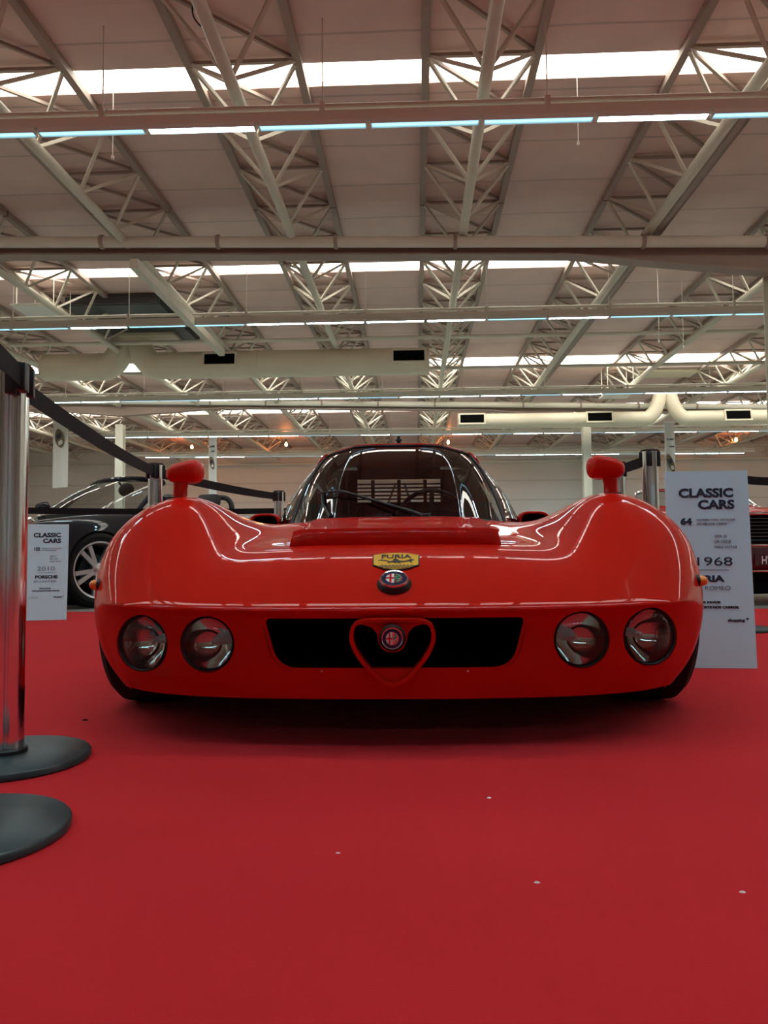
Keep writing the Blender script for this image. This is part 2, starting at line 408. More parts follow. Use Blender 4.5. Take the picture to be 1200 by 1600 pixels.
# =================================================================== ROOF TRUSSES
def truss_proto(L, braces=True):
    root = empty('roof_truss')
    zt, zb, w = -.06, -.69, .665
    for s in (-1, 1): MB().bar((s * w, 0, zt), (s * w, L, zt), .10, .10).build('top_chord', M['steel_dark'], root)
    MB().tube([(0, 0, zb), (0, L, zb)], .075, 12).build('bottom_chord', M['steel_cream'], root)
    n = 11; st = L / n
    dia = [None] * 3
    for k in range(n):
        y0 = k * st; ym = y0 + st / 2; y1 = y0 + st
        defs = []
        for s in (-1, 1):
            defs.append(('brace', (s * w, y0, zt), (0, ym, zb), s)); defs.append(('brace', (0, ym, zb), (s * w, y1, zt), s))
        defs.append(('cross_brace', (-w, y0, zt), (w, y0, zt), 0))
        defs.append(('cross_brace', (-w, y0, zt), (w, y1, zt), 0))
        for q, (nm, a, b_, s) in enumerate(defs):
            if k == 0:
                o = MB().bar(a, b_, .042, .042).build(nm, M['steel_cream'] if nm == 'brace' else M['steel_dark'], root); dia.append(o)
            else:
                o = dia[3 + q].copy(); COL.objects.link(o); o.parent = root; o.location = (0, k * st, 0)
    return root
bays = [(FR1 - 14.3, FR1 - .02), (FR1 + .02, FR2 - .02), (FR2 + .02, YF - .3)]
bayn = ['in the nearest bay', 'between the two roof frames', 'in the farthest bay']
tx = [.837 + (3.1 if k > 0 else 2.88) * k for k in range(-7, 7)]
proto = None
for bi, (ya, yb) in enumerate(bays):
    proto = truss_proto(yb - ya)
    used = False; lst = []
    for x in tx:
        q = [px_of((x, yy, 6.3)) for yy in (ya + .2 + (yb - ya) * t for t in (.3, .6, .99))]
        vis = any(p and -60 < p[0] < 1260 and -60 < p[1] < 900 for p in q)
        if not vis: continue
        o = copy_tree(proto) if used else proto; used = True
        o.location = (x, ya, ZR); lst.append(o)
    for i, o in enumerate(lst):
        tag(o, 'lattice roof truss, %s from the left, %s' % (ordw(i), bayn[bi]), 'roof truss', 'lattice roof trusses')
    if not used:
        for c in kids(proto): bpy.data.objects.remove(c)
        bpy.data.objects.remove(proto)

# =================================================================== LIGHT ROWS
def fixture_proto():
    r = empty('light_fixture')
    b = MB()
    # white sheet trough open below
    prof = [(-.055, -.012), (-.04, .05), (.04, .05), (.055, -.012), (.05, -.012), (.036, .042), (-.036, .042), (-.05, -.012)]
    M4 = Matrix(((0, 0, 1, 0), (1, 0, 0, 0), (0, 1, 0, 0), (0, 0, 0, 1)))
    b.prism(prof, -.605, .605, M4)
    h = b.build('housing', M['housing'], r, sharp=20)
    for s in (-1, 1):
        MB().tube([(-.585, s * .02, .006), (.585, s * .02, .006)], .014, 10).build('tube_lamp', M['tube'], r)
        pass
    for sx in (-1, 1):
        MB().box(sx * .6 - .008, sx * .6 + .008, -.05, .05, -.012, .045).build('end_cap', M['housing'], r)
    return r
ZL = 5.2
rowinfo = [('nearest', (0, 213), (1200, 180), 402), ('second', (0, 516), (1200, 491), 477), ('third', (0, 631), (1200, 612), 435), ('fourth', (0, 686), (1200, 674), 420), ('fifth', (0, 717), (1200, 708), 500)]
fx = fixture_proto(); first = True
fx_dim = copy_tree(fx)
for c_ in kids(fx_dim):
    if c_.name.startswith('tube_lamp'):
        c_.data = c_.data.copy(); c_.data.materials[0] = M['tube_dim']
NEARPAT = {}
PITCHF = 1.25
def light_row(name, pa, pb, phase_px, hidden=False, Y=None):
    global first
    if Y is None:
        a = at_z(*pa, ZL); b = at_z(*pb, ZL)
        sl = (b.y - a.y) / (b.x - a.x); yc = a.y - a.x * sl
        ph = at_z(phase_px, pa[1] + (pb[1] - pa[1]) * phase_px / 1200, ZL).x
    else: sl = 0.0; yc = Y; ph = 0
    x0, x1 = -14.5, 17.0
    root = empty('lighting_rail', (0, 0, 0))
    tag(root, 'pale steel pipe and channel rail carrying the %s row of lights' % name, 'lighting rail', 'lighting rails')
    pt = lambda x, z, dy=0: (x, yc + sl * x + dy, z)
    MB().bar(pt(x0, ZL + .12), pt(x1, ZL + .12), .08, .11).build('channel', M['cream_pipe'], root)
    MB().tube([pt(x0, ZL + .255, .03), pt(x1, ZL + .255, .03)], .032, 10).build('pipe', M['cream_pipe'], root)
    x = x0 + 1; k0 = None
    while x < x1:
        if k0 is None:
            k0 = MB().box(-.03, .03, -.02, .05, ZL + .175, ZL + .29).build('bracket', M['cream_pipe'], root); k0.location = pt(x, 0)
            k1 = MB().tube([(0, .03, ZL + .28), (0, .03, ZR)], .008, 6).build('drop_rod', M['cream_pipe'], root); k1.location = pt(x, 0)
        else:
            for kk, every in ((k0, 1), (k1, 2)):
                d = kk.copy(); COL.objects.link(d); d.parent = root; d.location = pt(x, 0)
        x += 2.5
    n0 = math.ceil((x0 - ph) / PITCHF); n1 = int((x1 - ph) / PITCHF); lst = []
    ang = math.atan(sl); k_c = 0
    for n in range(n0, n1):
        xc = ph + (n + .5) * PITCHF
        p = px_of((xc, yc + sl * xc, ZL))
        vis = (not hidden) and p and -110 < p[0] < 1310
        if not hidden and not vis and abs(xc) > 9: continue
        if hidden and abs(xc) > 6: continue
        k_ = n - round((at_z(402, 200, ZL).x - ph) / PITCHF) if not hidden else 0
        if name == 'nearest': dim = k_ not in (-4, -1, 3, 5, -6)
        elif hidden: dim = False; k_c += 1
        else: dim = random.random() < (.35 if name in ('second', 'third') else .35)
        if first: o = fx; first = False
        elif dim: o = copy_tree(fx_dim)
        else: o = copy_tree(fx)
        o.location = (xc, yc + sl * xc, ZL + .0155); o.rotation_euler = (0, 0, ang); lst.append((p[0] if p else xc, o, vis))
    vi = [o for _, o, v in lst if v]
    for i, o in enumerate(vi):
        tag(o, 'fluorescent light fixture, %s from the left in the %s row of lights' % (ordw(i), name), 'light fixture', 'fluorescent fixtures in the %s row' % name)
    for _, o, v in lst:
        if not v: tag(o, 'fluorescent light fixture outside the photo in the %s row of lights' % name, 'light fixture', 'fluorescent fixtures in the %s row, out of frame' % name)
for r_ in rowinfo: light_row(*r_)
for nm, Y in (('overhead', 1.0), ('added rear', -6.6)):  # unseen rear row is added to light the car front, stanchions and boards
    light_row(nm, None, None, None, hidden=True, Y=Y)
for c_ in kids(fx_dim): bpy.data.objects.remove(c_)
bpy.data.objects.remove(fx_dim)

# =================================================================== AIR DUCTS
def duct(name, Y, z, rad, x0, x1, xj, vents, label, box=True, step_x=None):
    root = empty(name, (0, 0, 0)); tag(root, label, 'air duct', 'cream air ducts')
    for a, b, s in ((x0, xj - .72, -1), (xj + .72, x1, 1)):
        xs = a if s < 0 else a
        B = MB(); B.tube([(a, Y, z), (b, Y, z)], rad, 40)
        o = B.build('pipe', M['duct'], root)
        outer = x0 if s < 0 else x1
        dd = .045 * s
        MB().tube([(outer - dd, Y, z), (outer + dd * .3, Y, z)], rad * 1.03, 40).build('end_collar', M['duct'], o)
        e = crspline([(xj + s * .80, Y, z), (xj + s * .60, Y, z + .02), (xj + s * .40, Y, z + .20), (xj + s * .24, Y, z + .52), (xj + s * .14, Y, z + .90)], 7)
        MB().tube(e, [rad * (1 - .10 * k / len(e)) for k in range(len(e))], 32).build('elbow', M['duct'], root)
        MB().tube([(xj + s * .79, Y, z), (xj + s * .84, Y, z)], rad * 1.03, 40).build('joint_collar', M['duct'], root)
    if step_x is not None:
        MB().tube([(step_x - .05, Y, z), (step_x + .05, Y, z)], rad * 1.06, 40).build('joint_collar', M['duct'], root)
    for vx in vents:
        w, h = .40, .145
        g = MB(); A0 = R(-10)
        M4 = Matrix.Translation((vx, Y, z)) @ Matrix.Rotation(A0, 4, 'X')
        fr_ = MB()
        for (a0, a1, c0, c1) in ((-w - .05, w + .05, h, h + .05), (-w - .05, w + .05, -h - .05, -h), (-w - .05, -w, -h, h), (w, w + .05, -h, h)):
            fr_.box(a0, a1, -rad - .03, -rad * .85, c0, c1, M4)
        f_ = fr_.build('vent_frame', M['duct'], root)
        g.box(-w, w, -rad - .01, -rad * .9, -h, h, M4)
        for k in range(6): g.box(-w, w, -rad - .025, -rad, -h + .02 + k * .048, -h + .03 + k * .048, M4)
        g.build('vent_grille', M['matte_black'], f_)
    return root
YD = 20.0
fd = lambda Y: F / Y
zD = at_y(400, 569, YD).z
X_ = lambda px, py, Y: at_y(px, py, Y).x
duct('air_duct', YD, zD, .355, X_(70, 572, YD), X_(670, 568, YD), X_(205, 570, YD), [X_(343, 575, YD - .35), X_(639, 570, YD - .35)], 'large cream air duct with two dark grilles hanging left above the car', step_x=X_(402, 569, YD))
YD2 = 26.2
duct('air_duct', YD2, at_y(900, 656, YD2).z, .25, X_(716, 660, YD2), X_(1290, 650, YD2), X_(1040, 655, YD2), [X_(738, 664, YD2 - .3), X_(938, 664, YD2 - .3), X_(1155, 662, YD2 - .3)], 'distant cream air duct at right above the fourth light row', step_x=X_(897, 656, YD2))
# roof plant box feeding the first duct
p0 = at_y(150, 448, 19.0); p1 = at_y(285, 448, 19.0)
ah = empty('air_handler', ((p0.x + p1.x) / 2, 20.0, 0)); tag(ah, 'dark grey louvred air handling box set in the roof above the big duct', 'air handler')
wx = (p1.x - p0.x) / 2
MB().box(-wx, wx, -2.7, .6, 6.20, 6.475).build('casing', M['dark_metal'], ah)
b = MB()
for k in range(6): b.box(-wx * .95, wx * .95, -2.74, -2.7, 6.23 + k * .04, 6.25 + k * .04)
b.build('louvre_panel', M['grey_trim'], ah)
MB().box(-.75, .75, -.5, .5, 6.13, 6.20).build('plenum', M['duct'], ah)
p0 = at_y(1000, 597, YD2); ah2 = empty('air_handler', (X_(1040, 655, YD2), YD2, 0)); tag(ah2, 'distant brown air handling box above the right-hand duct', 'air handler')
MB().box(-1.6, 1.6, -.8, .8, 6.42, 6.475).build('casing', M['steel_dark'], ah2)
MB().box(-1.0, 1.0, -.5, .5, 6.36, 6.42).build('plenum', M['duct'], ah2)
# hanging flat panels
def hpanel(pxs, Y0, Y1, label):
    a = at_y(pxs[0], pxs[2], Y0); b_ = at_y(pxs[1], pxs[2], Y0)
    r = empty('acoustic_baffle', ((a.x + b_.x) / 2, Y0, a.z)); tag(r, label, 'ceiling panel')
    w = (b_.x - a.x) / 2
    MB().box(-w, w, 0, Y1 - Y0, 0, .05).build('panel', M['housing'], r, bevel=.01)
    for sx in (-1, 1):
        for yy in (.2, Y1 - Y0 - .2): MB().tube([(sx * w * .9, yy, .05), (sx * w * .9, yy, ZR - a.z - .006)], .01, 6).build('drop_rod', M['cream_pipe'], r)
hpanel((15, 80, 478), 15.9, 17.1, 'flat pale panel hung under the roof at upper left')
hpanel((950, 995, 612), 24.6, 25.8, 'flat pale panel hung in front of the distant duct at right')

# =================================================================== SERVICE CONDUITS, far rails
for (za, Yc, lab) in ((5.9, 19.4, 'slim cream pipe crossing the roof between second and third light rows'), (5.86, 22.6, 'slim cream pipe crossing the roof ahead of the distant duct')):
    o = MB().tube([(XL, Yc, za), (XR, Yc, za)], .05, 10).build('service_pipe', M['cream_pipe']); tag(o, lab, 'pipe')
def cable_tray():
    r = empty('cable_tray', (4.10, 9.2, 5.80)); tag(r, 'long dark double-rail cable tray running away under the roof at right', 'cable tray')
    for s in (-1, 1): MB().bar((s * .07, 0, 0), (s * .07, 17.5, 0), .03, .06).build('rail', M['steel_cream'] if s < 0 else M['steel_dark'], r)
    b = MB().bar((0, 0, -.02), (0, 17.5, -.02), .13, .02).build('tray_bed', M['steel_dark'], r)
cable_tray()
def long_beam():
    a = at_y(30, 215, 9.0); r = empty('roof_beam', (0, 0, 0))
cz = 5.55
xa = -4.65; cz = 5.285
o = MB().bar((xa, 12.4, cz), (xa, 18.2, cz), .14, .16).build('service_beam', M['steel_cream']); tag(o, 'square cream service beam running away under the roof at left', 'beam')
# wires dangling from the nearest truss, upper left
pa = at_y(300, 20, 7.3); 
w_ = MB().tube(crspline([(pa.x, pa.y, ZR - .1), (pa.x + .03, pa.y, ZR - .35), (pa.x - .02, pa.y + .1, ZR - .6), (pa.x + .12, pa.y + .2, ZR - .74)], 6), .008, 6)
o = w_.build('loose_cable', M['black']); tag(o, 'loose black cable dangling from the roof truss at upper left', 'cable')
for k, (px, Y) in enumerate(((177, 9.4), (902, 9.4), (1020, 16.5), (1057, 17))):
    x = at_y(px, 150, Y).x
    o = MB().tube([(x, Y, ZR), (x, Y, 5.5 if k < 2 else 4.9)], .006, 5).lathe([(0, -.03), (.02, -.02), (.02, .02), (0, .03)], 10, Matrix.Translation((x, Y, 5.5 if k < 2 else 4.9))).build('hanging_wire', M['cream_pipe'])
    tag(o, ['thin wire with a small end weight hanging at upper left, left of the trusses', 'thin wire with a small end weight hanging right of the central truss', 'thin wire hanging from the haunched roof frame, left of its neighbour', 'thin wire hanging from the haunched roof frame, nearest the right column'][k], 'wire')
# far wall rails
for k, (py, r_) in enumerate(((701, .04), (722, .05))):
    z = at_y(650, py, YF - .5).z
    o = MB().tube([(XL, YF - .5, z), (XR, YF - .5, z)], r_ * 1.4, 8).build('wall_pipe', M['cream_pipe']); tag(o, ['upper cream pipe running along the far wall', 'lower cream pipe running along the far wall'][k], 'pipe')
x = at_y(925, 700, 43).x
o = MB().box(x - .22, x + .10, 43.3, 43.6, -.006, ZR).build('downpipe', M['cream_pipe']); tag(o, 'tall pale post standing against the far wall right of the car', 'post')
x = at_y(165, 700, 43).x
# warm sodium lamps up near the far roof
for k, (px, py, Y) in enumerate(((447, 660, 39.5), (700, 663, 39.5), (300, 655, 40), (1150, 690, 40))):
    p = at_y(px, py, Y); r = empty('high_bay_lamp', (p.x, p.y, 6.0)); tag(r, 'orange glowing high bay lamp %s near the far wall' % ['under the roof left of centre', 'under the roof behind the car roof', 'farthest left', 'farthest right'][k], 'lamp')
    MB().lathe([(0, .30), (.05, .29), (.055, .12), (0, .11)], 20).build('socket', M['steel_dark'], r)
    MB().lathe([(0, -.08), (.05, -.05), (.07, .02), (.03, .11), (0, .11)], 12).build('bulb', mat('sodium_bulb_%d' % k, (1, .4, .1), emit=(1, .28, .06), es=210), r)
    MB().tube([(0, 0, .3), (0, 0, ZR - 6.0)], .012, 6).build('drop_rod', M['cream_pipe'], r)

# =================================================================== HANGING BANNERS
def banner(pl, pr, yt, yb, Y, turn, label, body=True):
    a = at_y(pl, yb, Y); b = at_y(pr, yb, Y); t = at_y((pl + pr) / 2, yt, Y)
    xc = (a.x + b.x) / 2; w = (b.x - a.x) / math.cos(turn); H = t.z - a.z
    r = empty('hanging_banner', (xc, Y, a.z), turn); tag(r, label, 'banner', 'white hanging banners')
    bb = MB(); n = 8
    vs = []; fs = []
    for i in range(n + 1):
        for j in range(2):
            for k in range(2): vs.append(((i / n - .5) * w, (.01 if k else -.01) + .02 * math.sin(i), j * H))
    for i in range(n):
        q = i * 4; fs += [(q, q + 4, q + 6, q + 2), (q + 1, q + 3, q + 7, q + 5), (q + 2, q + 6, q + 7, q + 3), (q, q + 1, q + 5, q + 4)]
    fs += [(0, 2, 3, 1), (n * 4, n * 4 + 1, n * 4 + 3, n * 4 + 2)]
    bb.add(vs, fs).build('cloth', M['banner'], r)
    MB().tube([(-w * .52, 0, H), (w * .52, 0, H)], .02, 8).build('top_bar', M['cream_pipe'], r)
    for s in (-1, 1): MB().tube([(s * w * .45, 0, H), (s * w * .45, 0, ZR - a.z)], .006, 5).build('cord', M['cream_pipe'], r)
    F4 = lambda x, z: frame((x, -.045, z), (1, 0, 0), (0, 0, 1))
    text_mesh('lettering', 'CLASSIC', w * .2, F4(0, H * .80), M['ink'], r, .012 * w, 'CENTER', w * .72)
    text_mesh('lettering', 'CARS', w * .2, F4(.1 * w, H * .72), M['ink'], r, .012 * w, 'CENTER', w * .5)
    # printed picture of a car seen from above, tilted
    M4 = F4(0, H * .54) @ Matrix.Rotation(R(18), 4, 'Z')
    pic = MB().prism([(w * .27 * math.cos(t_) * (1 + .12 * math.cos(2 * t_)), H * .11 * math.sin(t_)) for t_ in [2 * PI * k / 24 for k in range(24)]], 0, .004, M4).build('printed_picture', M['brown_photo'], r)
    MB().prism(rrect(w * .34, H * .05, .02), .0045, .008, M4 @ Matrix.Translation((0, H * .025, 0))).build('printed_window', M['ink'], pic)
    MB().prism(rrect(w * .28, H * .045, .02), .0045, .008, M4 @ Matrix.Translation((0, -H * .05, 0))).build('printed_bonnet', M['banner'], pic)
    return r
banner(79, 108, 620, 762, 29.5, R(-25), 'white hanging banner at left beside the black webbing belt')
banner(325, 339, 680, 775, 35.5, R(-30), 'small distant white hanging banner behind the left fender mirror')
banner(1041, 1058, 660, 800, 31.5, R(10), 'narrow white hanging banner above the right-hand board')

# =================================================================== BELT STANCHIONS
H_ST = .925
def post_profile(n=48, r=.036):
    out = []
    for k in range(n * 2):
        a = 2 * PI * k / (n * 2)
        q = (a % (PI / 2)); d = min(q, PI / 2 - q)
        rr = r - (.006 if d < R(7) else 0)
        out.append((rr * math.cos(a), rr * math.sin(a)))
    return out
def stanchion_proto():
    r = empty('belt_stanchion')
    MB().lathe([(.0, 0), (.178, 0), (.182, .003), (.182, .014), (.178, .018), (.05, .022), (0, .022)], 64).build('base', M['dark_metal'], r, sharp=50)
    MB().lathe([(0, .02), (.044, .02), (.044, .03), (.041, .033), (0, .033)], 40).build('collar', M['black'], r)
    MB().prism(post_profile(), .03, H_ST - .004).build('post', M['alu'], r, sharp=25)
    MB().lathe([(0, H_ST - .006), (.039, H_ST - .006), (.040, H_ST - .002), (.038, H_ST + .002), (0, H_ST + .003)], 40).build('cap', M['black'], r)
    MB().box(-.012, .012, -.042, -.020, H_ST - .075, H_ST - .008).box(-.012, .012, .020, .042, H_ST - .075, H_ST - .008).box(-.046, -.02, -.014, .014, H_ST - .075, H_ST - .008).box(.02, .046, -.014, .014, H_ST - .075, H_ST - .008).build('belt_slot', M['black'], r, bevel=.002)
    MB().box(.030, .042, -.006, .006, H_ST - .016, H_ST - .002).build('release_tab', M['red_en'], r)
    return r
def gp(px, fpd):          # ground point in column px at scale fpd (pixels per metre)
    Y = F / fpd
    return at_z(px, px_of((at_y(px, 900, Y).x, Y, 0))[1], 0)
st_proto = stanchion_proto(); st_first = True
ST = {}
def stanchion(key, px, fpd, rz, label):
    global st_first
    o = st_proto if st_first else copy_tree(st_proto); st_first = False
    p = gp(px, fpd); o.location = (p.x, p.y, 0); o.rotation_euler = (0, 0, rz)
    tag(o, label, 'stanchion', 'belt barrier stanchions'); ST[key] = p; return o
stanchion('B', -68, 925, R(20), 'nearest belt stanchion at lower left, only its round dark base edge visible')
stanchion('A', 11, 681, R(20), 'large polished belt stanchion at the left edge of the photo')
stanchion('2', 241, 315, R(30), 'polished belt stanchion behind the left front fender of the red car')
stanchion('3', 436, 213, R(30), 'small distant belt stanchion left of the red car windscreen')
stanchion('4', 1023, 341, R(-20), 'polished belt stanchion just left of the white board numbered 64')
stanchion('5', 971, 300, R(-20), 'belt stanchion partly hidden behind the right fender mirror')
stanchion('6', 1156, 262, R(0), 'belt stanchion hidden behind the white board numbered 64')
stanchion('7', 1254, 254, R(0), 'belt stanchion at the right edge, dark base rim showing on the carpet')
stanchion('8', -40, 215, R(10), 'belt stanchion beyond the left edge ending the low black belt')
stanchion('9', 470, 176, R(10), 'distant belt stanchion behind the red car windscreen')
def belt(a, b, label, sag=.01, za=None, zb=None, oa=(0, 0), ob=(0, 0)):
    A, B = ST[a].copy(), ST[b].copy(); A.x += oa[0]; A.y += oa[1]; B.x += ob[0]; B.y += ob[1]; d = (B - A).normalized()
    A = A + d * .045; B = B - d * .045; A.z = (za or H_ST - .042); B.z = (zb or H_ST - .042)
    r = empty('barrier_belt', A); tag(r, label, 'barrier belt', 'black webbing barrier belts')
    n = 14; side = Vector((-d.y, d.x, 0)); vs = []; fs = []
    for i in range(n + 1):
        t = i / n; p = (B - A) * t; p.z -= sag * 4 * t * (1 - t)
        for s in (-1, 1):
            for h in (-.0245, .0245): vs.append(p + side * (.0012 * s) + Vector((0, 0, h)))
    for i in range(n):
        q = i * 4; fs += [(q, q + 4, q + 5, q + 1), (q + 2, q + 3, q + 7, q + 6), (q + 1, q + 5, q + 7, q + 3), (q, q + 2, q + 6, q + 4)]
    fs += [(0, 1, 3, 2), (n * 4, n * 4 + 2, n * 4 + 3, n * 4 + 1)]
    MB().add(vs, fs).build('webbing', M['belt'], r)
    L = B - A
    for q, sgn in ((Vector((0, 0, 0)), 1), (L, -1)):
        M4 = frame(q, d * sgn, side)
        MB().box(-.018, .030, -.010, .010, -.032, .032, M4).build('end_clip', M['black'], r, bevel=.004)
    return r
belt('B', 'A', 'black barrier belt entering the photo at the left edge', sag=0, ob=(.035, .0))
belt('A', '2', 'long black barrier belt sloping from the big left stanchion towards the car', sag=.015)
belt('2', '3', 'black barrier belt passing behind the left fender mirror', sag=.012)
belt('8', '9', 'black barrier belt in front of the black convertible', sag=.01, za=.805, zb=.84)
belt('5', '4', 'short black barrier belt between the two right-hand stanchions', sag=.0)
belt('6', '7', 'black barrier belt emerging right of the white board numbered 64', sag=.01)

# =================================================================== INFORMATION BOARDS
def info_board(name, px, fpd, W, Hh, yaw, lean, number, year, model, make, label, blur=False):
    p = gp(px, fpd)
    r = empty(name, (p.x, p.y, 0), yaw); tag(r, label, 'sign board', 'white information boards')
    L4 = Matrix.Rotation(-lean, 4, 'X')
    MB().box(-W / 2, W / 2, 0, .010, 0.002, Hh, L4).build('panel', M['board'], r)
    b = MB().box(-.03, .03, .012, .02, .0, Hh * .55, L4 @ Matrix.Identity(4))
    MB().bar((0, Hh * .55 * math.sin(lean) + .02, Hh * .55), (0, .22, .004), .06, .008).build('easel_strut', M['board_blue'], r)
    P = lambda x, z: L4 @ frame((x, -.0012, z), (1, 0, 0), (0, 0, 1))
    u = Hh
    T = lambda body, x, z, size, m='ink', bold=0, width=None, al='LEFT': text_mesh('lettering', body, size * u, P(x * W - W / 2, z * u), M[m], r, bold * u, al, width * W if width else None)
    T('CLASSIC', .155, .865, .062, bold=.0026, width=.66)
    T('CARS', .385, .805, .062, bold=.0026, width=.44)
    T('%s' % number, .165, .725, .045, bold=.0022, width=.14)
    T('NUMERO PARA VOTACAO', .36, .742, .0155, 'ink_grey', width=.46)
    T('DO MELHOR CARRO', .36, .722, .0155, 'ink_grey', width=.36)
    for k, t in enumerate(('LEIA O', 'QR CODE', 'PARA VOTAR')): T(t, .56, .658 - .028 * k, .019, 'ink_grey', width=(.15, .20, .27)[k])
    T(year, .26 if number == '152' else .30, .515, .062, 'ink_grey' if number == '152' else 'ink', width=.42 if number == '152' else .42)
    MB().box(-.24 * W, .22 * W, -.0018, -.0006, .492 * u, .495 * u, L4).build('divider_line', M['ink_grey'], r)
    T(model, .24 if number == '64' else .22, .435, .042, bold=.0020, width=.42 if number == '64' else .54)
    T(make, .19, .392, .030, 'ink_grey', width=.54)
    T('POR FAVOR', .33, .325, .0155, bold=.0009, width=.28)
    T('NAO ENCOSTE NOS CARROS.', .16, .300, .0155, bold=.0009, width=.66)
    for k in range(2):
        pts = [P((.14 + k * .11) * W - W / 2 + .045 * W * math.cos(t), .237 * u + .011 * u * math.sin(t)) @ Vector((0, 0, 0)) for t in [2 * PI * q / 20 for q in range(20)]]
        MB().tube(pts, .0006, 5, closed=True).build('printed_oval', M['ink'], r)
    T('shopping', .68, .234, .019, bold=.0008, width=.20)
    MB().box(.40 * W, .425 * W, -.0018, -.0006, .243 * u, .252 * u, L4).build('printed_mark', M['ink'], r)
    return r
info_board('information_board', 1117, 383, .325, .795, R(-3), R(3), '64', '1968', 'FURIA', 'ALFA ROMEO', 'white standing board numbered 64 beside the red car')
info_board('information_board', 71, 222, .28, .69, R(14), R(4), '152', '2010', 'PORSCHE', 'BOXSTER', 'smaller white standing board numbered 152 before the black convertible')

# =================================================================== RED SPORTS CAR
CARY = 1.85
YAWC = R(.9)
car = empty('sports_car', (-.055, CARY, 0), YAWC)
tag(car, 'low red vintage coupe with four round headlights facing the camera', 'car')
CW = CARY
def rows_red():
    # half sections: (x, Y, z), centre -> sill;   14 columns
    r0 = [(0, 1.850, .333), (.13, 1.851, .333), (.26, 1.857, .333), (.38, 1.868, .334), (.47, 1.882, .335), (.55, 1.902, .336), (.63, 1.930, .338), (.70, 1.968, .340), (.765, 2.02, .343),
          (.815, 2.095, .335), (.825, 2.115, .290), (.81, 2.115, .225), (.77, 2.095, .168), (.70, 2.05, .120)]
    rows = [r0]
    rows.append([(x, y + .020, z + .018) for x, y, z in r0[:9]] + [(.842, 2.125, .352), (.855, 2.14, .29), (.838, 2.14, .22), (.80, 2.12, .162), (.735, 2.09, .115)])
    rows.append([(0, 1.94, .398), (.13, 1.941, .398), (.26, 1.947, .398), (.38, 1.957, .398), (.47, 1.97, .399), (.56, 1.985, .402), (.645, 2.01, .408), (.725, 2.05, .412), (.81, 2.115, .412),
                 (.882, 2.19, .385), (.894, 2.2, .30), (.875, 2.2, .225), (.835, 2.18, .165), (.77, 2.15, .115)])
    rows.append([(0, 2.04, .452), (.13, 2.04, .452), (.26, 2.045, .452), (.38, 2.05, .450), (.47, 2.06, .450), (.555, 2.075, .462), (.64, 2.10, .486), (.73, 2.135, .497), (.845, 2.20, .478),
                 (.922, 2.27, .42), (.934, 2.28, .32), (.917, 2.28, .24), (.88, 2.27, .17), (.82, 2.25, .115)])
    rows.append([(0, 2.16, .490), (.13, 2.16, .490), (.26, 2.165, .489), (.38, 2.175, .485), (.475, 2.19, .482), (.548, 2.195, .522), (.622, 2.21, .572), (.715, 2.23, .594), (.862, 2.28, .548),
                 (.948, 2.34, .455), (.958, 2.35, .34), (.944, 2.35, .25), (.92, 2.35, .18), (.87, 2.34, .12)])
    rows.append([(0, 2.35, .508), (.13, 2.35, .508), (.26, 2.35, .507), (.385, 2.35, .503), (.475, 2.35, .503), (.540, 2.35, .562), (.61, 2.355, .632), (.71, 2.36, .656), (.868, 2.38, .592),
                 (.956, 2.42, .48), (.966, 2.42, .35), (.955, 2.42, .26), (.935, 2.42, .18), (.89, 2.42, .12)])
    def R_(Y, c, xs): return [(x, Y, z) for x, z in zip((0, .13, .26), (c, c, c - .001))] + [(x, Y, z) for x, z in xs]
    low = [(.952, .34), (.945, .26), (.93, .18), (.89, .12)]
    rows.append(R_(2.52, .532, [(.385, .526), (.475, .527), (.54, .592), (.61, .658), (.71, .680), (.868, .616), (.952, .49)] + low))
    rows.append(R_(2.72, .566, [(.385, .556), (.465, .556), (.54, .605), (.62, .645), (.715, .662), (.868, .596), (.950, .48)] + low))
    rows.append(R_(2.95, .604, [(.39, .594), (.475, .584), (.56, .598), (.64, .617), (.73, .620), (.865, .565), (.942, .45)] + low))
    rows.append(R_(3.30, .606, [(.42, .598), (.515, .592), (.59, .590), (.66, .588), (.75, .578), (.86, .53), (.935, .42)] + low))
    rows.append(R_(3.70, .606, [(.45, .602), (.56, .596), (.62, .592), (.69, .588), (.77, .580), (.87, .53), (.935, .43)] + low))
    rows.append(R_(4.10, .61, [(.45, .61), (.56, .608), (.63, .608), (.70, .610), (.78, .606), (.88, .55), (.945, .44)] + low))
    rows.append(R_(4.50, .62, [(.45, .62), (.55, .62), (.61, .635), (.68, .66), (.77, .668), (.88, .60), (.955, .47)] + low))
    rows.append(R_(4.86, .62, [(.45, .62), (.55, .62), (.61, .645), (.68, .68), (.77, .69), (.885, .62), (.96, .48)] + low))
    rows.append(R_(5.30, .61, [(.45, .61), (.55, .61), (.61, .63), (.68, .655), (.77, .66), (.87, .60), (.93, .48)] + [(.93, .36), (.92, .28), (.90, .21), (.86, .16)]))
    rows.append(R_(5.62, .59, [(.45, .59), (.55, .59), (.61, .60), (.68, .615), (.77, .615), (.84, .56), (.88, .48)] + [(.88, .38), (.87, .30), (.85, .24), (.81, .20)]))
    return rows
rr = [[(x - max(0, x - .70) * .125, y, z) for x, y, z in r] for r in rows_red()]
off = lambda P: [[(x, y - CW, z) for x, y, z in r] for r in P]
r0 = rr[0]
ff = []
for dz, dy, kx in ((.322, .026, 1.0), (.262, .034, .995), (.185, .028, .975), (.116, .055, .94)):
    ff.append([(x * kx, y + dy, dz) for x, y, z in r0[:9]])
rt = rr[-1]
ft = [[(x * k, 5.66, z_ * (1 if k < 2 else 1)) for x, y, z in rt[:9]] for k, z_ in ((.99, .53), (.98, .43), (.97, .32), (.96, .21))]
body = shell('body', off(rr), off(ff), off(ft), M['red'], car, levels=4)
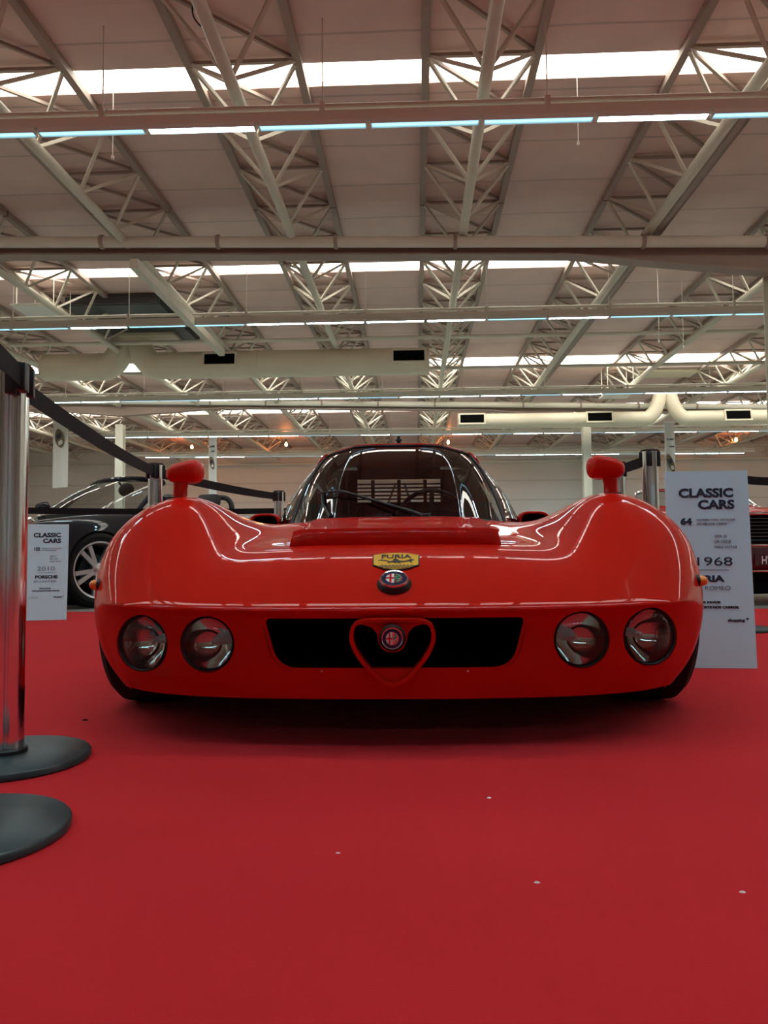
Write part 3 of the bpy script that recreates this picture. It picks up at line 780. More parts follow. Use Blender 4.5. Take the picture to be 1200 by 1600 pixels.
# cut the grille mouth, lamp buckets, wheel arches, cockpit
def tmp(mb): return mb.build('cutter', None, None, None)
XZ = lambda y: Matrix(((1, 0, 0, 0), (0, 0, 1, y), (0, 1, 0, 0), (0, 0, 0, 1)))    # local XY -> world XZ, extrude along +Y
def rounded_poly(P, r, n=6):
    out = []; N = len(P)
    for i in range(N):
        a, b, c = Vector(P[i - 1]), Vector(P[i]), Vector(P[(i + 1) % N]); rr_ = r[i] if isinstance(r, (list, tuple)) else r
        u = (a - b).normalized() * rr_; v = (c - b).normalized() * rr_
        for k in range(n + 1):
            t = k / n; out.append(tuple(b + u * (1 - t) ** 2 + v * t ** 2))
    return out
GR = rounded_poly([(-.318, .316), (.318, .316), (.286, .195), (-.286, .195)], [.018, .018, .05, .05])
LAMPS = [(-.648, .2465, .075), (-.465, .2515, .0), (.458, .2585, .0), (.643, .2585, .075)]
cut = [tmp(MB().prism(GR, -.2, .30, XZ(0)))]
for x, z, _ in LAMPS:
    rl = .0695 if abs(x) < .6 else .0737
    cut.append(tmp(MB().lathe([(0, 0), (rl, 0), (rl, .5), (0, .5)], 48, Matrix.Translation((x, -.05, z)) @ Matrix.Rotation(R(7) * (-1 if x < 0 else 1) * 0, 4, 'Z') @ Matrix.Rotation(-PI / 2, 4, 'X'))))
AX1, AX2 = 2.52 - CW, 4.88 - CW
for ay in (AX1, AX2):
    for s in (-1, 1):
        cut.append(tmp(MB().lathe([(0, 0), (.305, 0), (.305, .5), (0, .5)], 64, Matrix.Translation((s * .62, ay, .285)) @ Matrix.Rotation(s * PI / 2, 4, 'Y'))))
baseC = [(0, 2.93, .602), (.12, 2.935, .602), (.225, 2.965, .600), (.262, 3.00, .598), (.36, 3.12, .595), (.462, 3.32, .59), (.570, 3.60, .588), (.620, 3.9, .59), (.625, 4.18, .60)]
topC = [(0, 3.50, .957), (.11, 3.503, .957), (.190, 3.518, .954), (.220, 3.545, .950), (.285, 3.62, .943), (.342, 3.70, .934), (.385, 3.82, .920), (.402, 3.98, .912), (.404, 4.18, .905)]
hp = [(x * .94, (y - CW) + .04) for x, y, z in baseC[:-1]] + [(.5, 4.10 - CW)]
hp = hp + [(-x, y) for x, y in hp[::-1] if x > 0]
cut.append(tmp(MB().prism(hp, .42, .8)))
boolean_cut(body, cut); finish_smooth(body, 38)
body.name = 'body'; body.parent = car
body.data.materials.clear(); body.data.materials.append(M['red'])

# dark cavity behind the mouth, floor pan, inner arches
b = MB()
gp_ = [(x * 1.03, (z - .257) * 1.06 + .257) for x, z in GR]
n = len(gp_)
vs = [(x, y, z) for y in (.040, .24) for x, z in gp_]
b.add(vs, [tuple(range(n, 2 * n))] + [(k, (k + 1) % n, n + (k + 1) % n, n + k) for k in range(n)])
b.build('grille_cavity', M['matte_black'], car)
fp = MB().prism([(-.50, .25), (.50, .25), (.60, .36), (.60, 3.70), (-.60, 3.70), (-.60, .36)], .135, .155); fp.build('floor_pan', M['matte_black'], car)  # pan is black to keep the underside dark: shade put into the colour
for ay in (AX1, AX2):
    for s in (-1, 1):
        pts = []; bb = MB(); n = 28; vs = []; fs = []
        for k in range(n + 1):
            a = -R(15) + (PI + R(30)) * k / n
            for rr_ in (.302, .308):
                for xx in (.60, .82): vs.append((s * xx, ay + rr_ * math.cos(a), .285 + rr_ * math.sin(a) * (.98)))
        for k in range(n):
            q = k * 4; fs += [(q, q + 4, q + 5, q + 1), (q + 2, q + 3, q + 7, q + 6), (q, q + 2, q + 6, q + 4), (q + 1, q + 5, q + 7, q + 3)]
        bb.add(vs, fs); 
        bb.lathe([(0, 0), (.275, 0), (.275, .006), (0, .006)], 40, Matrix.Translation((s * .60, ay, .285)) @ Matrix.Rotation(PI / 2, 4, 'Y'))
        bb.build('wheel_well', M['matte_black'], car)
for s in (-1, 1):
    for ay in (AX1, AX2):
        wheel(car, Vector((s * .775, ay, .287)), s, .287, .205 if ay == AX1 else .24, .185, 5)
        ax = MB().tube([(s * .45, ay, .28), (s * .74, ay, .287)], .03, 10).build('axle_arm', M['matte_black'], car)

# shield shaped centre grille with its webs and badge
def shield_pts(w, top, bot, n=40):
    half = [(0, top), (.055 * w / .1, top), (.078 * w / .1, top - .004), (.094 * w / .1, top - .016), (.1 * w / .1, top - .040), (.096 * w / .1, top - .066), (.078 * w / .1, top - .100), (.048 * w / .1, top - .134), (.022 * w / .1, bot + .008), (0, bot)]
    h = [tuple(v) for v in crspline([Vector((x, z, 0)) for x, z in half], 5)]
    h = [(x, z) for x, z, _ in h]
    return h + [(-x, z) for x, z in h[1:-1][::-1]]
SH = empty('shield_grille', (-.004, -.012, 0)); SH.parent = car
zt, zb = .318, .154
pts = shield_pts(.1025, zt, zb)
N = len(pts); vs = []; fs = []
cx, cz_ = 0, .25
inner = []
for i, (x, z) in enumerate(pts):
    a = Vector(pts[i - 1]); c = Vector(pts[(i + 1) % N]); t = (c - a).normalized(); nrm = Vector((t.y, -t.x))
    if nrm.dot(Vector((x - cx, z - cz_))) > 0: nrm = -nrm
    inner.append((x + nrm.x * .0095, z + nrm.y * .0095))
for y in (0, .055):
    vs += [(x, y + (z - zt) * -.04, z) for x, z in pts] + [(x, y + (z - zt) * -.04, z) for x, z in inner]
for i in range(N):
    j = (i + 1) % N
    fs += [(i, j, N + j, N + i), (2 * N + i, 3 * N + i, 3 * N + j, 2 * N + j), (i, 2 * N + i, 2 * N + j, j), (N + i, N + j, 3 * N + j, 3 * N + i)]
rim = MB().add(vs, fs).build('shield_frame', M['red'], SH, sharp=40, bevel=.0018)
wb = [(-.088, .312), (-.086, .302), (-.070, .302), (-.050, .296), (-.038, .282), (-.034, .262), (-.026, .245), (-.014, .238), (0, .236)]
wb = wb + [(-x, z) for x, z in wb[:-1][::-1]]
MB().prism(wb, .012, .03, XZ(0)).build('badge_web', M['red'], SH, bevel=.003)
MB().prism([(-.07, .198), (.07, .198), (.03, .168), (0, .160), (-.03, .168)], .018, .05, XZ(0)).build('lower_web', M['red'], SH, bevel=.003)
def roundel(parent, M4, r, thick=True):
    q = empty('round_badge'); q.parent = parent; q.matrix_local = M4
    if thick: MB().lathe([(0, -.012), (r * 1.20, -.012), (r * 1.22, .004), (r * 1.05, .014), (0, .014)], 40).build('rubber_base', M['black'], q)
    h = .014 if thick else 0
    MB().lathe([(0, h), (r, h), (r, h + .004), (r * .97, h + .006), (r * .88, h + .0055), (r * .88, h + .002), (0, h + .002)], 48).build('chrome_rim', M['chrome'], q, sharp=60)
    MB().lathe([(0, h), (r * .88, h), (r * .88, h + .0040), (0, h + .0045)], 48).build('blue_ring', M['blue_en'], q)
    ri = r * .58
    L = [(ri * math.cos(a), ri * math.sin(a)) for a in [PI / 2 + PI * k / 20 for k in range(21)]]
    Rr = [(ri * math.cos(a), ri * math.sin(a)) for a in [-PI / 2 + PI * k / 20 for k in range(21)]]
    MB().prism(L, h + .003, h + .0056).build('white_half', M['white_en'], q)
    MB().prism(Rr, h + .003, h + .0056).build('pale_half', M['chrome'], q)
    c = MB().box(-ri * .55, -ri * .30, -ri * .86, ri * .86, h + .004, h + .0064).box(-ri * .97, -ri * .02, -ri * .13, ri * .13, h + .004, h + .0066); c.build('red_cross', M['red_en'], q)
    sn = crspline([(ri * .25, -ri * .75, h + .006), (ri * .6, -ri * .35, h + .006), (ri * .2, 0, h + .006), (ri * .65, ri * .3, h + .006), (ri * .3, ri * .7, h + .006), (ri * .55, ri * .62, h + .006)], 6)
    MB().tube(sn, [ri * .06 + ri * .08 * math.sin(PI * k / (len(sn) - 1)) for k in range(len(sn))], 8).build('green_serpent', M['green_en'], q)
    return q
roundel(SH, Matrix.Translation((0, -.004, .2735)) @ Matrix.Rotation(PI / 2, 4, 'X'), .026, True)

# headlights
def headlamp(x, z, dy):
    yb = next_surface_y(x, z)
    r_ = empty('headlight', (x, yb + .012, z)); r_.parent = car
    if abs(x) > .6: r_.scale = (1.06, 1.06, 1.06)
    turn = (-1 if x < 0 else 1) * (R(13) if abs(x) > .6 else R(5)) * -1
    T4 = Matrix.Rotation(-turn, 4, 'Z') @ Matrix.Rotation(PI / 2, 4, 'X')       # local +Z looks forward (-Y)
    MB().lathe([(.0690, -.085), (.0690, .010), (.0705, .013), (.0725, .010), (.0725, -.085)], 56, T4, close=True).build('bucket', M['red'], r_)
    MB().lathe([(.0628, -.010), (.0635, .010), (.0665, .013), (.0690, .010), (.0690, -.010)], 56, T4, close=True).build('trim_ring', M['black'], r_)
    prof = [(.0, -.050)] + [(.064 * t, -.050 + .045 * t * t) for t in (.1, .2, .35, .5, .65, .8, .9, 1)]
    MB().lathe(prof + [(.0655, -.006), (.0655, -.010), (.04, -.050), (0, -.060)], 48, T4, close=True).build('reflector', M['reflector'], r_, sharp=80)
    MB().lathe([(0, -.049), (.006, -.049), (.006, -.036), (.004, -.030), (0, -.029)], 20, T4).build('bulb', M['white_en'], r_)
    dome = [(0, .024)] + [(.0635 * math.sin(a), .010 + .014 * math.cos(a) ** 1.0) for a in [R(12) * k for k in range(1, 8)]]
    dome = [(0, .024)] + [(.0635 * t, .024 - .016 * t ** 2.6) for t in (.15, .3, .45, .6, .72, .83, .92, 1.0)]
    MB().lathe(dome + [(0, .004)], 56, T4).build('lens', M['lamp_glass'], r_, sharp=60)
    return r_
from mathutils.bvhtree import BVHTree
bm_ = bmesh.new(); bm_.from_mesh(body.data); BV = BVHTree.FromBMesh(bm_); bm_.free()
def next_surface_y(x, z):
    best = None
    ys = []
    for k in range(16):
        a = 2 * PI * k / 16; h = BV.ray_cast(Vector((x + .078 * math.cos(a), -1, z + .078 * math.sin(a))), Vector((0, 1, 0)))
        if h[0]: ys.append(h[0].y)
    ys.sort(); return sum(ys) / len(ys)
def top_z(x, y):
    h = BV.ray_cast(Vector((x, y, 2)), Vector((0, 0, -1))); return (h[0].z, h[1])
for x, z, dy in LAMPS: headlamp(x, z, dy)

# hood badges on the sloping bonnet
def on_hood(x, y):
    z, n_ = top_z(x, y); xx = Vector((1, 0, 0)); yy = n_.cross(xx).normalized()
    m4 = Matrix((xx, yy, n_)).transposed().to_4x4(); m4.translation = Vector((x, y, z)); return m4
roundel(car, on_hood(0.0, 1.937 - CW), .036)
eb = empty('shield_emblem'); eb.parent = car; eb.matrix_local = on_hood(.004, 2.042 - CW)
w, h = .060, .053
shp = [(-w, h * .72), (-w * .6, h * .93), (0, h), (w * .6, h * .93), (w, h * .72), (w * .97, -h * .45), (w * .5, -h * .85), (0, -h), (-w * .5, -h * .85), (-w * .97, -h * .45)]
MB().prism([(x * 1.05, y * 1.05) for x, y in shp], -.004, .0030).build('emblem_edge', M['black'], eb, bevel=.0008)
MB().prism(shp, -.003, .0042).build('emblem_face', M['yellow'], eb)
text_mesh('lettering', 'FURIA', .034, Matrix.Translation((0, h * .30, .0044)), M['black'], eb, .0008, 'CENTER', .080)
# running horned animal silhouette
an = [(-.047, .006), (-.040, .012), (-.028, .008), (-.016, -.001), (-.006, .006), (-.008, .014), (.0, .018), (.006, .010), (.010, .003), (.022, .002), (.032, .008), (.040, .014), (.048, .012), (.046, .006), (.040, .004), (.043, -.010), (.039, -.010), (.035, -.001), (.022, -.006), (.012, -.008), (.010, -.014), (.006, -.014), (.005, -.008), (-.003, -.012), (-.006, -.012), (-.003, -.006), (-.012, -.008), (-.020, -.012), (-.023, -.010), (-.018, -.004), (-.028, .002), (-.038, .006)]
MB().prism([(x, y * .95 - .004) for x, y in an], .0040, .0050).build('running_animal', M['black'], eb)
b = MB()
for i in range(-9, 10):
    for j in range(4):
        if (i + j) % 2: continue
        x = i * .0048; y = -h * .50 - j * .0052
        if y < -h * (1 - .35 * (abs(x) / w)) * 1.0 + .003: continue
        b.box(x, x + .0044, y - .005, y, .0040, .0048)
b.build('checker_pattern', M['black'], eb)

# raised centre scoop panel in front of the windscreen
hs = MB()
zz = lambda x, y: top_z(x, y)[0]
def sc(x, y, dz): return (x, y, zz(x, y) + dz)
yA, yB, yC = 2.235 - CW, 2.30 - CW, 2.90 - CW
rows_s = []
xs0 = [-.312, -.300, -.276, -.15, 0, .15, .276, .300, .312]
nY = 10
vs = []; fs = []
for k in range(nY + 1):
    t = k / nY
    if k == 0: y = yA; hgt = -.01
    else:
        y = yA + .022 + (yC - yA - .022) * ((k - 1) / (nY - 1)) ** 1.4
        hgt = .0
    for i, x in enumerate(xs0):
        ax = abs(x); e = 1 if ax < .28 else (.9 if ax < .305 else -.15)
        f = min(1, max(0, (y - yA) / .02))
        rise = (.047 - .034 * (y - yA) / (yC - yA)) * f
        xx = x * (1 + .03 * (y - yA))
        vs.append((xx, y, zz(xx, y) + (rise * e if e > 0 else -.008) + (0.0015 if e > 0 else 0) - (.006 if k == 0 else 0)))
nx = len(xs0)
for k in range(nY):
    for i in range(nx - 1): fs.append((k * nx + i, k * nx + i + 1, (k + 1) * nx + i + 1, (k + 1) * nx + i))
o = MB().add(vs, fs).build('scoop_panel', M['red'], car, sharp=28)
md = o.modifiers.new('b', 'SOLIDIFY'); md.thickness = .004; md.offset = -1

# greenhouse
def catm(P, n=8): return crspline([Vector(p) for p in P], n)
def greenhouse():
    nb = 6
    B = catm(baseC, nb); T = catm(topC, nb)
    nt = 14; grid = []
    for a, c in zip(B, T):
        col_ = []
        for k in range(nt + 1):
            t = k / nt
            zt_ = t + .30 * t * (1 - t)
            if t > .86: zt_ = min(1.0, zt_ + .0)
            p = a.lerp(c, t); p.z = a.z + (c.z - a.z) * zt_
            p.x += .012 * math.sin(PI * t) * (1 if p.x > .05 else p.x / .05); p.y -= CW
            col_.append(p)
        grid.append(col_)
    return grid, nb, nt
G, nb, nt = greenhouse()
def patch(name, i0, i1, k0, k1, m, mirror, thick=.004, parent=car, sub=None):
    b = MB(); vs = []; fs = []
    idx = list(range(i0, i1 + 1)); cols = [G[i] for i in idx]
    if mirror == 'both': cols = [[Vector((-p.x, p.y, p.z)) for p in G[i]] for i in idx[::-1] if i > 0] + cols
    elif mirror == 'neg': cols = [[Vector((-p.x, p.y, p.z)) for p in c] for c in cols]
    n = k1 - k0 + 1
    for c in cols: vs += [c[k] for k in range(k0, k1 + 1)]
    for i in range(len(cols) - 1):
        for k in range(n - 1): fs.append((i * n + k, (i + 1) * n + k, (i + 1) * n + k + 1, i * n + k + 1))
    me = bpy.data.meshes.new(name); me.from_pydata(vs, [], fs)
    bm = bmesh.new(); bm.from_mesh(me); bmesh.ops.recalc_face_normals(bm, faces=bm.faces)
    f = bm.faces[0] if len(bm.faces) == 0 else next(iter(bm.faces))
    s_ = sum(ff_.normal.dot(ff_.calc_center_median() - Vector((0, 1.9, .6))) for ff_ in bm.faces)
    if s_ < 0: bmesh.ops.reverse_faces(bm, faces=bm.faces)
    bm.to_mesh(me); bm.free()
    o = link_mesh(name, me, m, parent, 50)
    if thick:
        md = o.modifiers.new('t', 'SOLIDIFY'); md.thickness = thick; md.offset = -1
    return o
iP = 5 * nb                   # pillar column
ws = patch('windscreen', 0, iP, 0, nt, M['glass'], 'both', 0)
def edge_strip(name, path, w, m, parent=car):
    return MB().tube(path, w, 8).build(name, m, parent)
for s, mir in ((1, 'pos'), (-1, 'neg')):
    iW = 8 * nb
    patch('door_window', iP + 1, 7 * nb + 2, 1, nt - 1, M['side_glass'], mir, 0)
    mk = lambda i, ks: [Vector((s * G[i][k].x, G[i][k].y, G[i][k].z)) for k in ks]
    ks = range(0, nt + 1)
    edge_strip('pillar', mk(iP, ks), .0085, M['black'])
    edge_strip('roof_rail', [Vector((s * G[i][nt].x, G[i][nt].y, G[i][nt].z)) for i in range(iP, iW + 1)], .016, M['red'])
    edge_strip('sill_trim', [Vector((s * G[i][0].x, G[i][0].y, G[i][0].z)) for i in range(iP, iW + 1)], .010, M['red'])
    patch('quarter_panel', 7 * nb + 2, iW, 0, nt, M['red'], mir, .02)
full = lambda k, i1=iP: [Vector((-G[i][k].x, G[i][k].y, G[i][k].z)) for i in range(i1, 0, -1)] + [G[i][k] for i in range(0, i1 + 1)]
edge_strip('windscreen_seal', full(0), .007, M['black'])
edge_strip('windscreen_header', [p + Vector((0, .004, .002)) for p in full(nt)], .0075, M['black'])
# roof skin: lofted from the glass top edge backwards
rv = []; rf = []
front = full(nt, 8 * nb); K = len(front)
mid = len(front) // 2
tcols = [Vector(p) for p in front]
# cross rows from windscreen top to the back of the roof
nR = 10; hw = [p for p in G]
vs = []; fs = []
rowsR = []
def topedge(y):                 # half width, z of the top rail at car-local y
    L = [(G[i][nt].y, G[i][nt].x, G[i][nt].z) for i in range(len(G))]
    for (y0, x0, z0), (y1, x1, z1) in zip(L, L[1:]):
        if y0 <= y <= y1 and y1 > y0: t = (y - y0) / (y1 - y0); return x0 + (x1 - x0) * t, z0 + (z1 - z0) * t
    return L[-1][1], L[-1][2]
ys = [G[0][nt].y + 1e-4] + [G[2 * nb][nt].y, G[3 * nb][nt].y, G[4 * nb][nt].y, G[5 * nb][nt].y, G[6 * nb][nt].y, G[7 * nb][nt].y, 4.18 - CW, 4.26 - CW]
for y in ys:
    hw_, ze = topedge(min(y, 4.18 - CW)); row = []
    for j in range(-8, 9):
        u = j / 8; x = hw_ * math.sin(u * PI / 2) if hw_ > .02 else u * .1
        crown = .006 + .016 * min(1, (y - ys[0]) / .35)
        row.append(Vector((x, y, ze + (crown if y > ys[0] + .01 else 0) * (1 - u * u))))
    rowsR.append(row)
for r_ in rowsR: vs += r_
for k in range(len(rowsR) - 1):
    for j in range(16): fs.append((k * 17 + j, k * 17 + j + 1, (k + 1) * 17 + j + 1, (k + 1) * 17 + j))
o = MB().add(vs, fs).build('roof', M['red'], car, sharp=60); md = o.modifiers.new('t', 'SOLIDIFY'); md.thickness = .01; md.offset = 1
# header infill between roof and glass is the black rubber line
# rear buttresses and louvred rear window
for s in (-1, 1):
    P_ = [(s * .33, 4.16 - CW, .615), (s * .34, 4.16 - CW, .93), (s * .33, 4.5 - CW, .86), (s * .35, 5.0 - CW, .72), (s * .37, 5.35 - CW, .615)]
    Q_ = [(s * .56, 4.16 - CW, .60), (s * .404, 4.16 - CW, .905), (s * .40, 4.5 - CW, .83), (s * .45, 5.0 - CW, .70), (s * .50, 5.35 - CW, .61)]
    vs = P_ + Q_ + [(s * .57, 4.5 - CW, .60), (s * .56, 5.0 - CW, .60), (s * .33, 4.5 - CW, .6), (s * .35, 5.0 - CW, .6)]
    fs = [(0, 1, 2, 12), (12, 2, 3, 13), (13, 3, 4), (5, 10, 7, 6), (10, 11, 8, 7), (11, 9, 8), (1, 6, 7, 2), (2, 7, 8, 3), (3, 8, 9, 4), (0, 5, 6, 1)]
    MB().add(vs, fs).build('rear_buttress', M['red'], car, sharp=25)
yb = 4.15 - CW
b = MB()
b.box(-.50, .50, yb, yb + .02, .40, .735).box(-.36, -.225, yb, yb + .02, .735, .915).box(.225, .36, yb, yb + .02, .735, .915).box(-.225, .225, yb, yb + .02, .865, .93)
b.build('rear_bulkhead', M['grey_trim'], car)
lv = MB()
for k in range(6): lv.box(-.25, .25, yb + .12 , yb + .17, .742 + k * .021, .748 + k * .021, None)
for x in (-.145, .0, .145): lv.box(x - .010, x + .010, yb + .10, yb + .12, .735, .87)
lv.bar((-.07, yb + .3, .74), (-.02, yb + .3, .87), .012).bar((.07, yb + .3, .74), (.03, yb + .3, .87), .012)
lv.build('louvre_panel', M['grey_trim'], car)
# interior
MB().box(-.50, .50, 3.12 - CW, 4.15 - CW, .156, .17).build('cabin_floor', M['matte_black'], car)
ds = MB()
prof = [(3.02, .50), (3.06, .575), (3.14, .598), (3.26, .600), (3.32, .585), (3.34, .53), (3.34, .44), (3.02, .44)]
YZ = Matrix(((0, 0, 1, 0), (1, 0, 0, 0), (0, 1, 0, 0), (0, 0, 0, 1)))
ds.prism([(y - CW, z) for y, z in prof], -.40, .40, YZ).build('dashboard', M['leather'], car, bevel=.01)
gc = MB()
for a0, a1, xc in ((0, PI, .16),):
    gc.prism([(.15 * math.cos(t) + xc, .60 + .045 * math.sin(t)) for t in [PI * k / 16 for k in range(17)]], 3.20 - CW, 3.33 - CW, XZ(0))
gc.build('instrument_hood', M['leather'], car)
text_mesh('lettering', 'VRCL', .034, frame((-.095, 3.045 - CW, .604), (1, 0, 0), (0, .2, 1)), M['ink_grey'], car, .001, 'LEFT', .085)
text_mesh('lettering', 'ROS', .034, frame((.055, 3.045 - CW, .604), (1, 0, 0), (0, .2, 1)), M['ink_grey'], car, .001, 'LEFT', .08)
S4 = Matrix.Translation((.15, 3.46 - CW, .60)) @ Matrix.Rotation(R(-68), 4, 'X')
sw = empty('steering_wheel'); sw.parent = car; sw.matrix_local = S4
MB().tube([(.155 * math.cos(2 * PI * k / 40), .155 * math.sin(2 * PI * k / 40), 0) for k in range(40)], .0105, 10, closed=True).build('wheel_rim', M['leather'], sw)
b = MB()
for a in (R(10), R(170), R(-90)): b.bar((.02 * math.cos(a), .02 * math.sin(a), -.01), (.15 * math.cos(a), .15 * math.sin(a), 0), .022, .004)
b.build('wheel_spoke', M['grey_trim'], sw); MB().lathe([(0, -.03), (.035, -.03), (.04, -.005), (0, .002)], 20).build('wheel_hub', M['leather'], sw)
for s in (-1, 1):
    se = empty('seat', (s * .23, 0, 0)); se.parent = car
    MB().box(-.19, .19, 3.45 - CW, 3.90 - CW, .17, .30).build('seat_cushion', M['leather'], se, bevel=.04)
    m4 = Matrix.Translation((0, 3.86 - CW, .26)) @ Matrix.Rotation(R(-22), 4, 'X')
    MB().box(-.19, .19, 0, .10, 0, .45, m4).build('backrest', M['leather'], se, bevel=.04)

# wiper
wp = empty('windscreen_wiper'); wp.parent = car
def gpt(x, t, lift=.012):              # point just in front of the glass
    i = min(range(len(G)), key=lambda q: abs(G[q][0].x - abs(x)) if q <= iP else 9)
    k = t * nt; k0 = int(k); f = k - k0; p = G[i][k0].lerp(G[i][min(nt, k0 + 1)], f); return Vector((math.copysign(p.x, x), p.y - lift * 1.4, p.z + lift * .4))
A_ = gpt(-.30, .30); Bm = gpt(-.235, .27); E_ = Vector((.095, 2.935 - CW, .618))
MB().tube([Vector((.11, 2.92 - CW, .60)), Vector((.06, 2.915 - CW, .625)), Bm + Vector((0, -.012, .004))], [.009, .007, .004], 8).build('wiper_arm', M['black'], wp)
MB().lathe([(0, 0), (.016, 0), (.014, .02), (0, .024)], 16, Matrix.Translation((.11, 2.92 - CW, .596))).build('wiper_pivot', M['black'], wp)
b0, b1 = gpt(-.38, .42, .008), gpt(-.262, .02, .012)
MB().tube([b0, gpt(-.33, .30, .010), gpt(-.30, .16, .011), b1], .0065, 6).build('wiper_blade', M['black'], wp)
MB().tube([gpt(-.34, .28, .02), Bm + Vector((0, -.014, .0)), E_], [.004, .005, .004], 6).build('wiper_link', M['black'], wp)

# fender mirrors
for s in (-1, 1):
    xb, ybm = s * (.708 if s < 0 else .697), 2.50 - CW
    zt_ = zz(xb, ybm)
    mr_ = empty('fender_mirror', (xb, ybm, zt_ - .004)); mr_.parent = car
    st_ = MB(); secs = []
    for z, w_, d_ , ox in ((0, .024, .030, 0), (.006, .023, .026, 0), (.03, .022, .02, .001), (.05, .024, .018, .003), (.062, .030, .02, .006)):
        secs.append([(ox * s * -1 + w_ * math.cos(a) * abs(math.cos(a)) ** -.25 if abs(math.cos(a)) > .01 else ox * s * -1, d_ * math.sin(a), z) for a in [2 * PI * k / 20 + .01 for k in range(20)]])
    vs = [p for q in secs for p in q]; fs = [(i * 20 + k, i * 20 + (k + 1) % 20, (i + 1) * 20 + (k + 1) % 20, (i + 1) * 20 + k) for i in range(4) for k in range(20)] + [tuple(range(20)), tuple(range(80, 100))]
    MB().add(vs, fs).build('mirror_stalk', M['red'], mr_, sharp=60)
    MB().box(-.0245, .0245, -.030, .030, .0, .0035).build('mirror_gasket', M['black'], mr_, bevel=.001)
    hd = MB(); ox = (.014 * -s) * (1)
    secs = []
    for t, y in ((.35, -.050), (.72, -.043), (.93, -.024), (1, .0), (1.0, .035), (.97, .042)):
        q = []
        for k in range(32):
            a = 2 * PI * k / 32; c_, s_ = math.cos(a), math.sin(a)
            ex = math.copysign(abs(c_) ** .62, c_); ez = math.copysign(abs(s_) ** .72, s_)
            tilt = .006 * -s * ex
            hgt = .036 - .006 * (ex * s)          # slightly taller towards the outside
            q.append((ox + .057 * t * ex, y, .086 + hgt * t * ez + tilt))
        secs.append(q)
    vs = [p for q in secs for p in q]; n = 32
    fs = [(i * n + k, i * n + (k + 1) % n, (i + 1) * n + (k + 1) % n, (i + 1) * n + k) for i in range(5) for k in range(n)] + [tuple(range(n)), tuple(range(5 * n, 6 * n))]
    o = hd.add(vs, fs).build('mirror_head', M['red'], mr_, sharp=70)
    q = [(ox + (x - ox) * .9, .0425, .086 + (z - .086) * .88) for x, y, z in secs[-1]]
    q2 = [(x, .0445, z) for x, y, z in q]
    MB().add(q + q2, [tuple(range(n))[::-1], tuple(range(n, 2 * n))] + [(k, (k + 1) % n, n + (k + 1) % n, n + k) for k in range(n)]).build('mirror_glass', M['chrome'], mr_)

# side marker lamps
for s in (-1, 1):
    h = BV.ray_cast(Vector((s * 2, 2.19 - CW, .388)), Vector((-s, 0, 0)))
    xs_ = abs(h[0].x) if h[0] else .94
    M4 = Matrix.Translation((s * (xs_ - .002), 2.19 - CW, .388)) @ Matrix.Rotation(s * PI / 2, 4, 'Y')
    q = empty('side_marker'); q.parent = car
    MB().lathe([(0, -.012), (.018, -.012), (.0175, .001), (.015, .002), (0, .002)], 24, M4).build('marker_base', M['black'], q)
    MB().lathe([(0, .001), (.0150, .001), (.0155, .010), (.0125, .020), (.007, .025), (0, .026)], 24, M4).build('marker_lens', M['amber'], q)
# side air scoops behind the doors
for s in (-1, 1):
    y0, y1 = 3.95 - CW, 4.45 - CW
    b = MB(); n = 16; vs = []; fs = []
    rows_ = []
    for k, (y, wv, hv) in enumerate(((y0, .085, .075), (y0 + .06, .088, .078), (y0 + .2, .08, .068), (y1, .05, .03))):
        rows_.append([(s * (.70 + .0) + wv * math.copysign(abs(math.cos(a)) ** .6, math.cos(a)), y + .05 * (1 if s * math.cos(a) > 0 else 0) * (k == 0), .60 + hv * math.sin(a) ** .6) for a in [PI * q / n for q in range(n + 1)]])
    vs = [Vector((p[0], p[1], p[2])) if not isinstance(p[2], complex) else Vector((p[0], p[1], .6)) for q in rows_ for p in q]
    for i in range(3):
        for k in range(n): fs.append((i * (n + 1) + k, i * (n + 1) + k + 1, (i + 1) * (n + 1) + k + 1, (i + 1) * (n + 1) + k))
    fs.append(tuple(3 * (n + 1) + k for k in range(n + 1)))
    o = MB().add(vs, fs).build('side_scoop', M['red'], car, sharp=50); md = o.modifiers.new('t', 'SOLIDIFY'); md.thickness = .01; md.offset = -1
    MB().add([(p[0] * 1.0, y0 + .09, p[2]) for p in rows_[1]], [tuple(range(n + 1))]).build('scoop_dark_sheet', M['matte_black'], o)  # black sheet stands in for the shade inside the scoop opening
# antenna stub on the roof, tail lamps, number recess
zr_ = .958
an_ = empty('roof_antenna', (.004, 3.80 - CW, .958)); an_.parent = car
MB().lathe([(0, 0), (.010, 0), (.008, .018), (.016, .022), (.017, .050), (.010, .054), (.010, .062), (.017, .064), (.016, .072), (.007, .074), (.008, .086), (0, .090)], 16).build('antenna_stub', M['black'], an_)
for s in (-1, 1):
    for xx in (.62, .74):
        MB().lathe([(0, 0), (.045, 0), (.045, .012), (.03, .02), (0, .022)], 28, Matrix.Translation((s * xx, 5.655 - CW, .46)) @ Matrix.Rotation(-PI / 2, 4, 'X')).build('tail_lamp', M['red_en'], car)
# small screws under the mouth
for s in (-1, 1):
    h = BV.ray_cast(Vector((s * .178, -1, .187)), Vector((0, 1, 0)))
    MB().lathe([(0, 0), (.004, 0), (.003, .003), (0, .004)], 12, Matrix.Translation((s * .178, h[0].y, .187)) @ Matrix.Rotation(PI / 2, 4, 'X')).build('screw', M['chrome'], car)

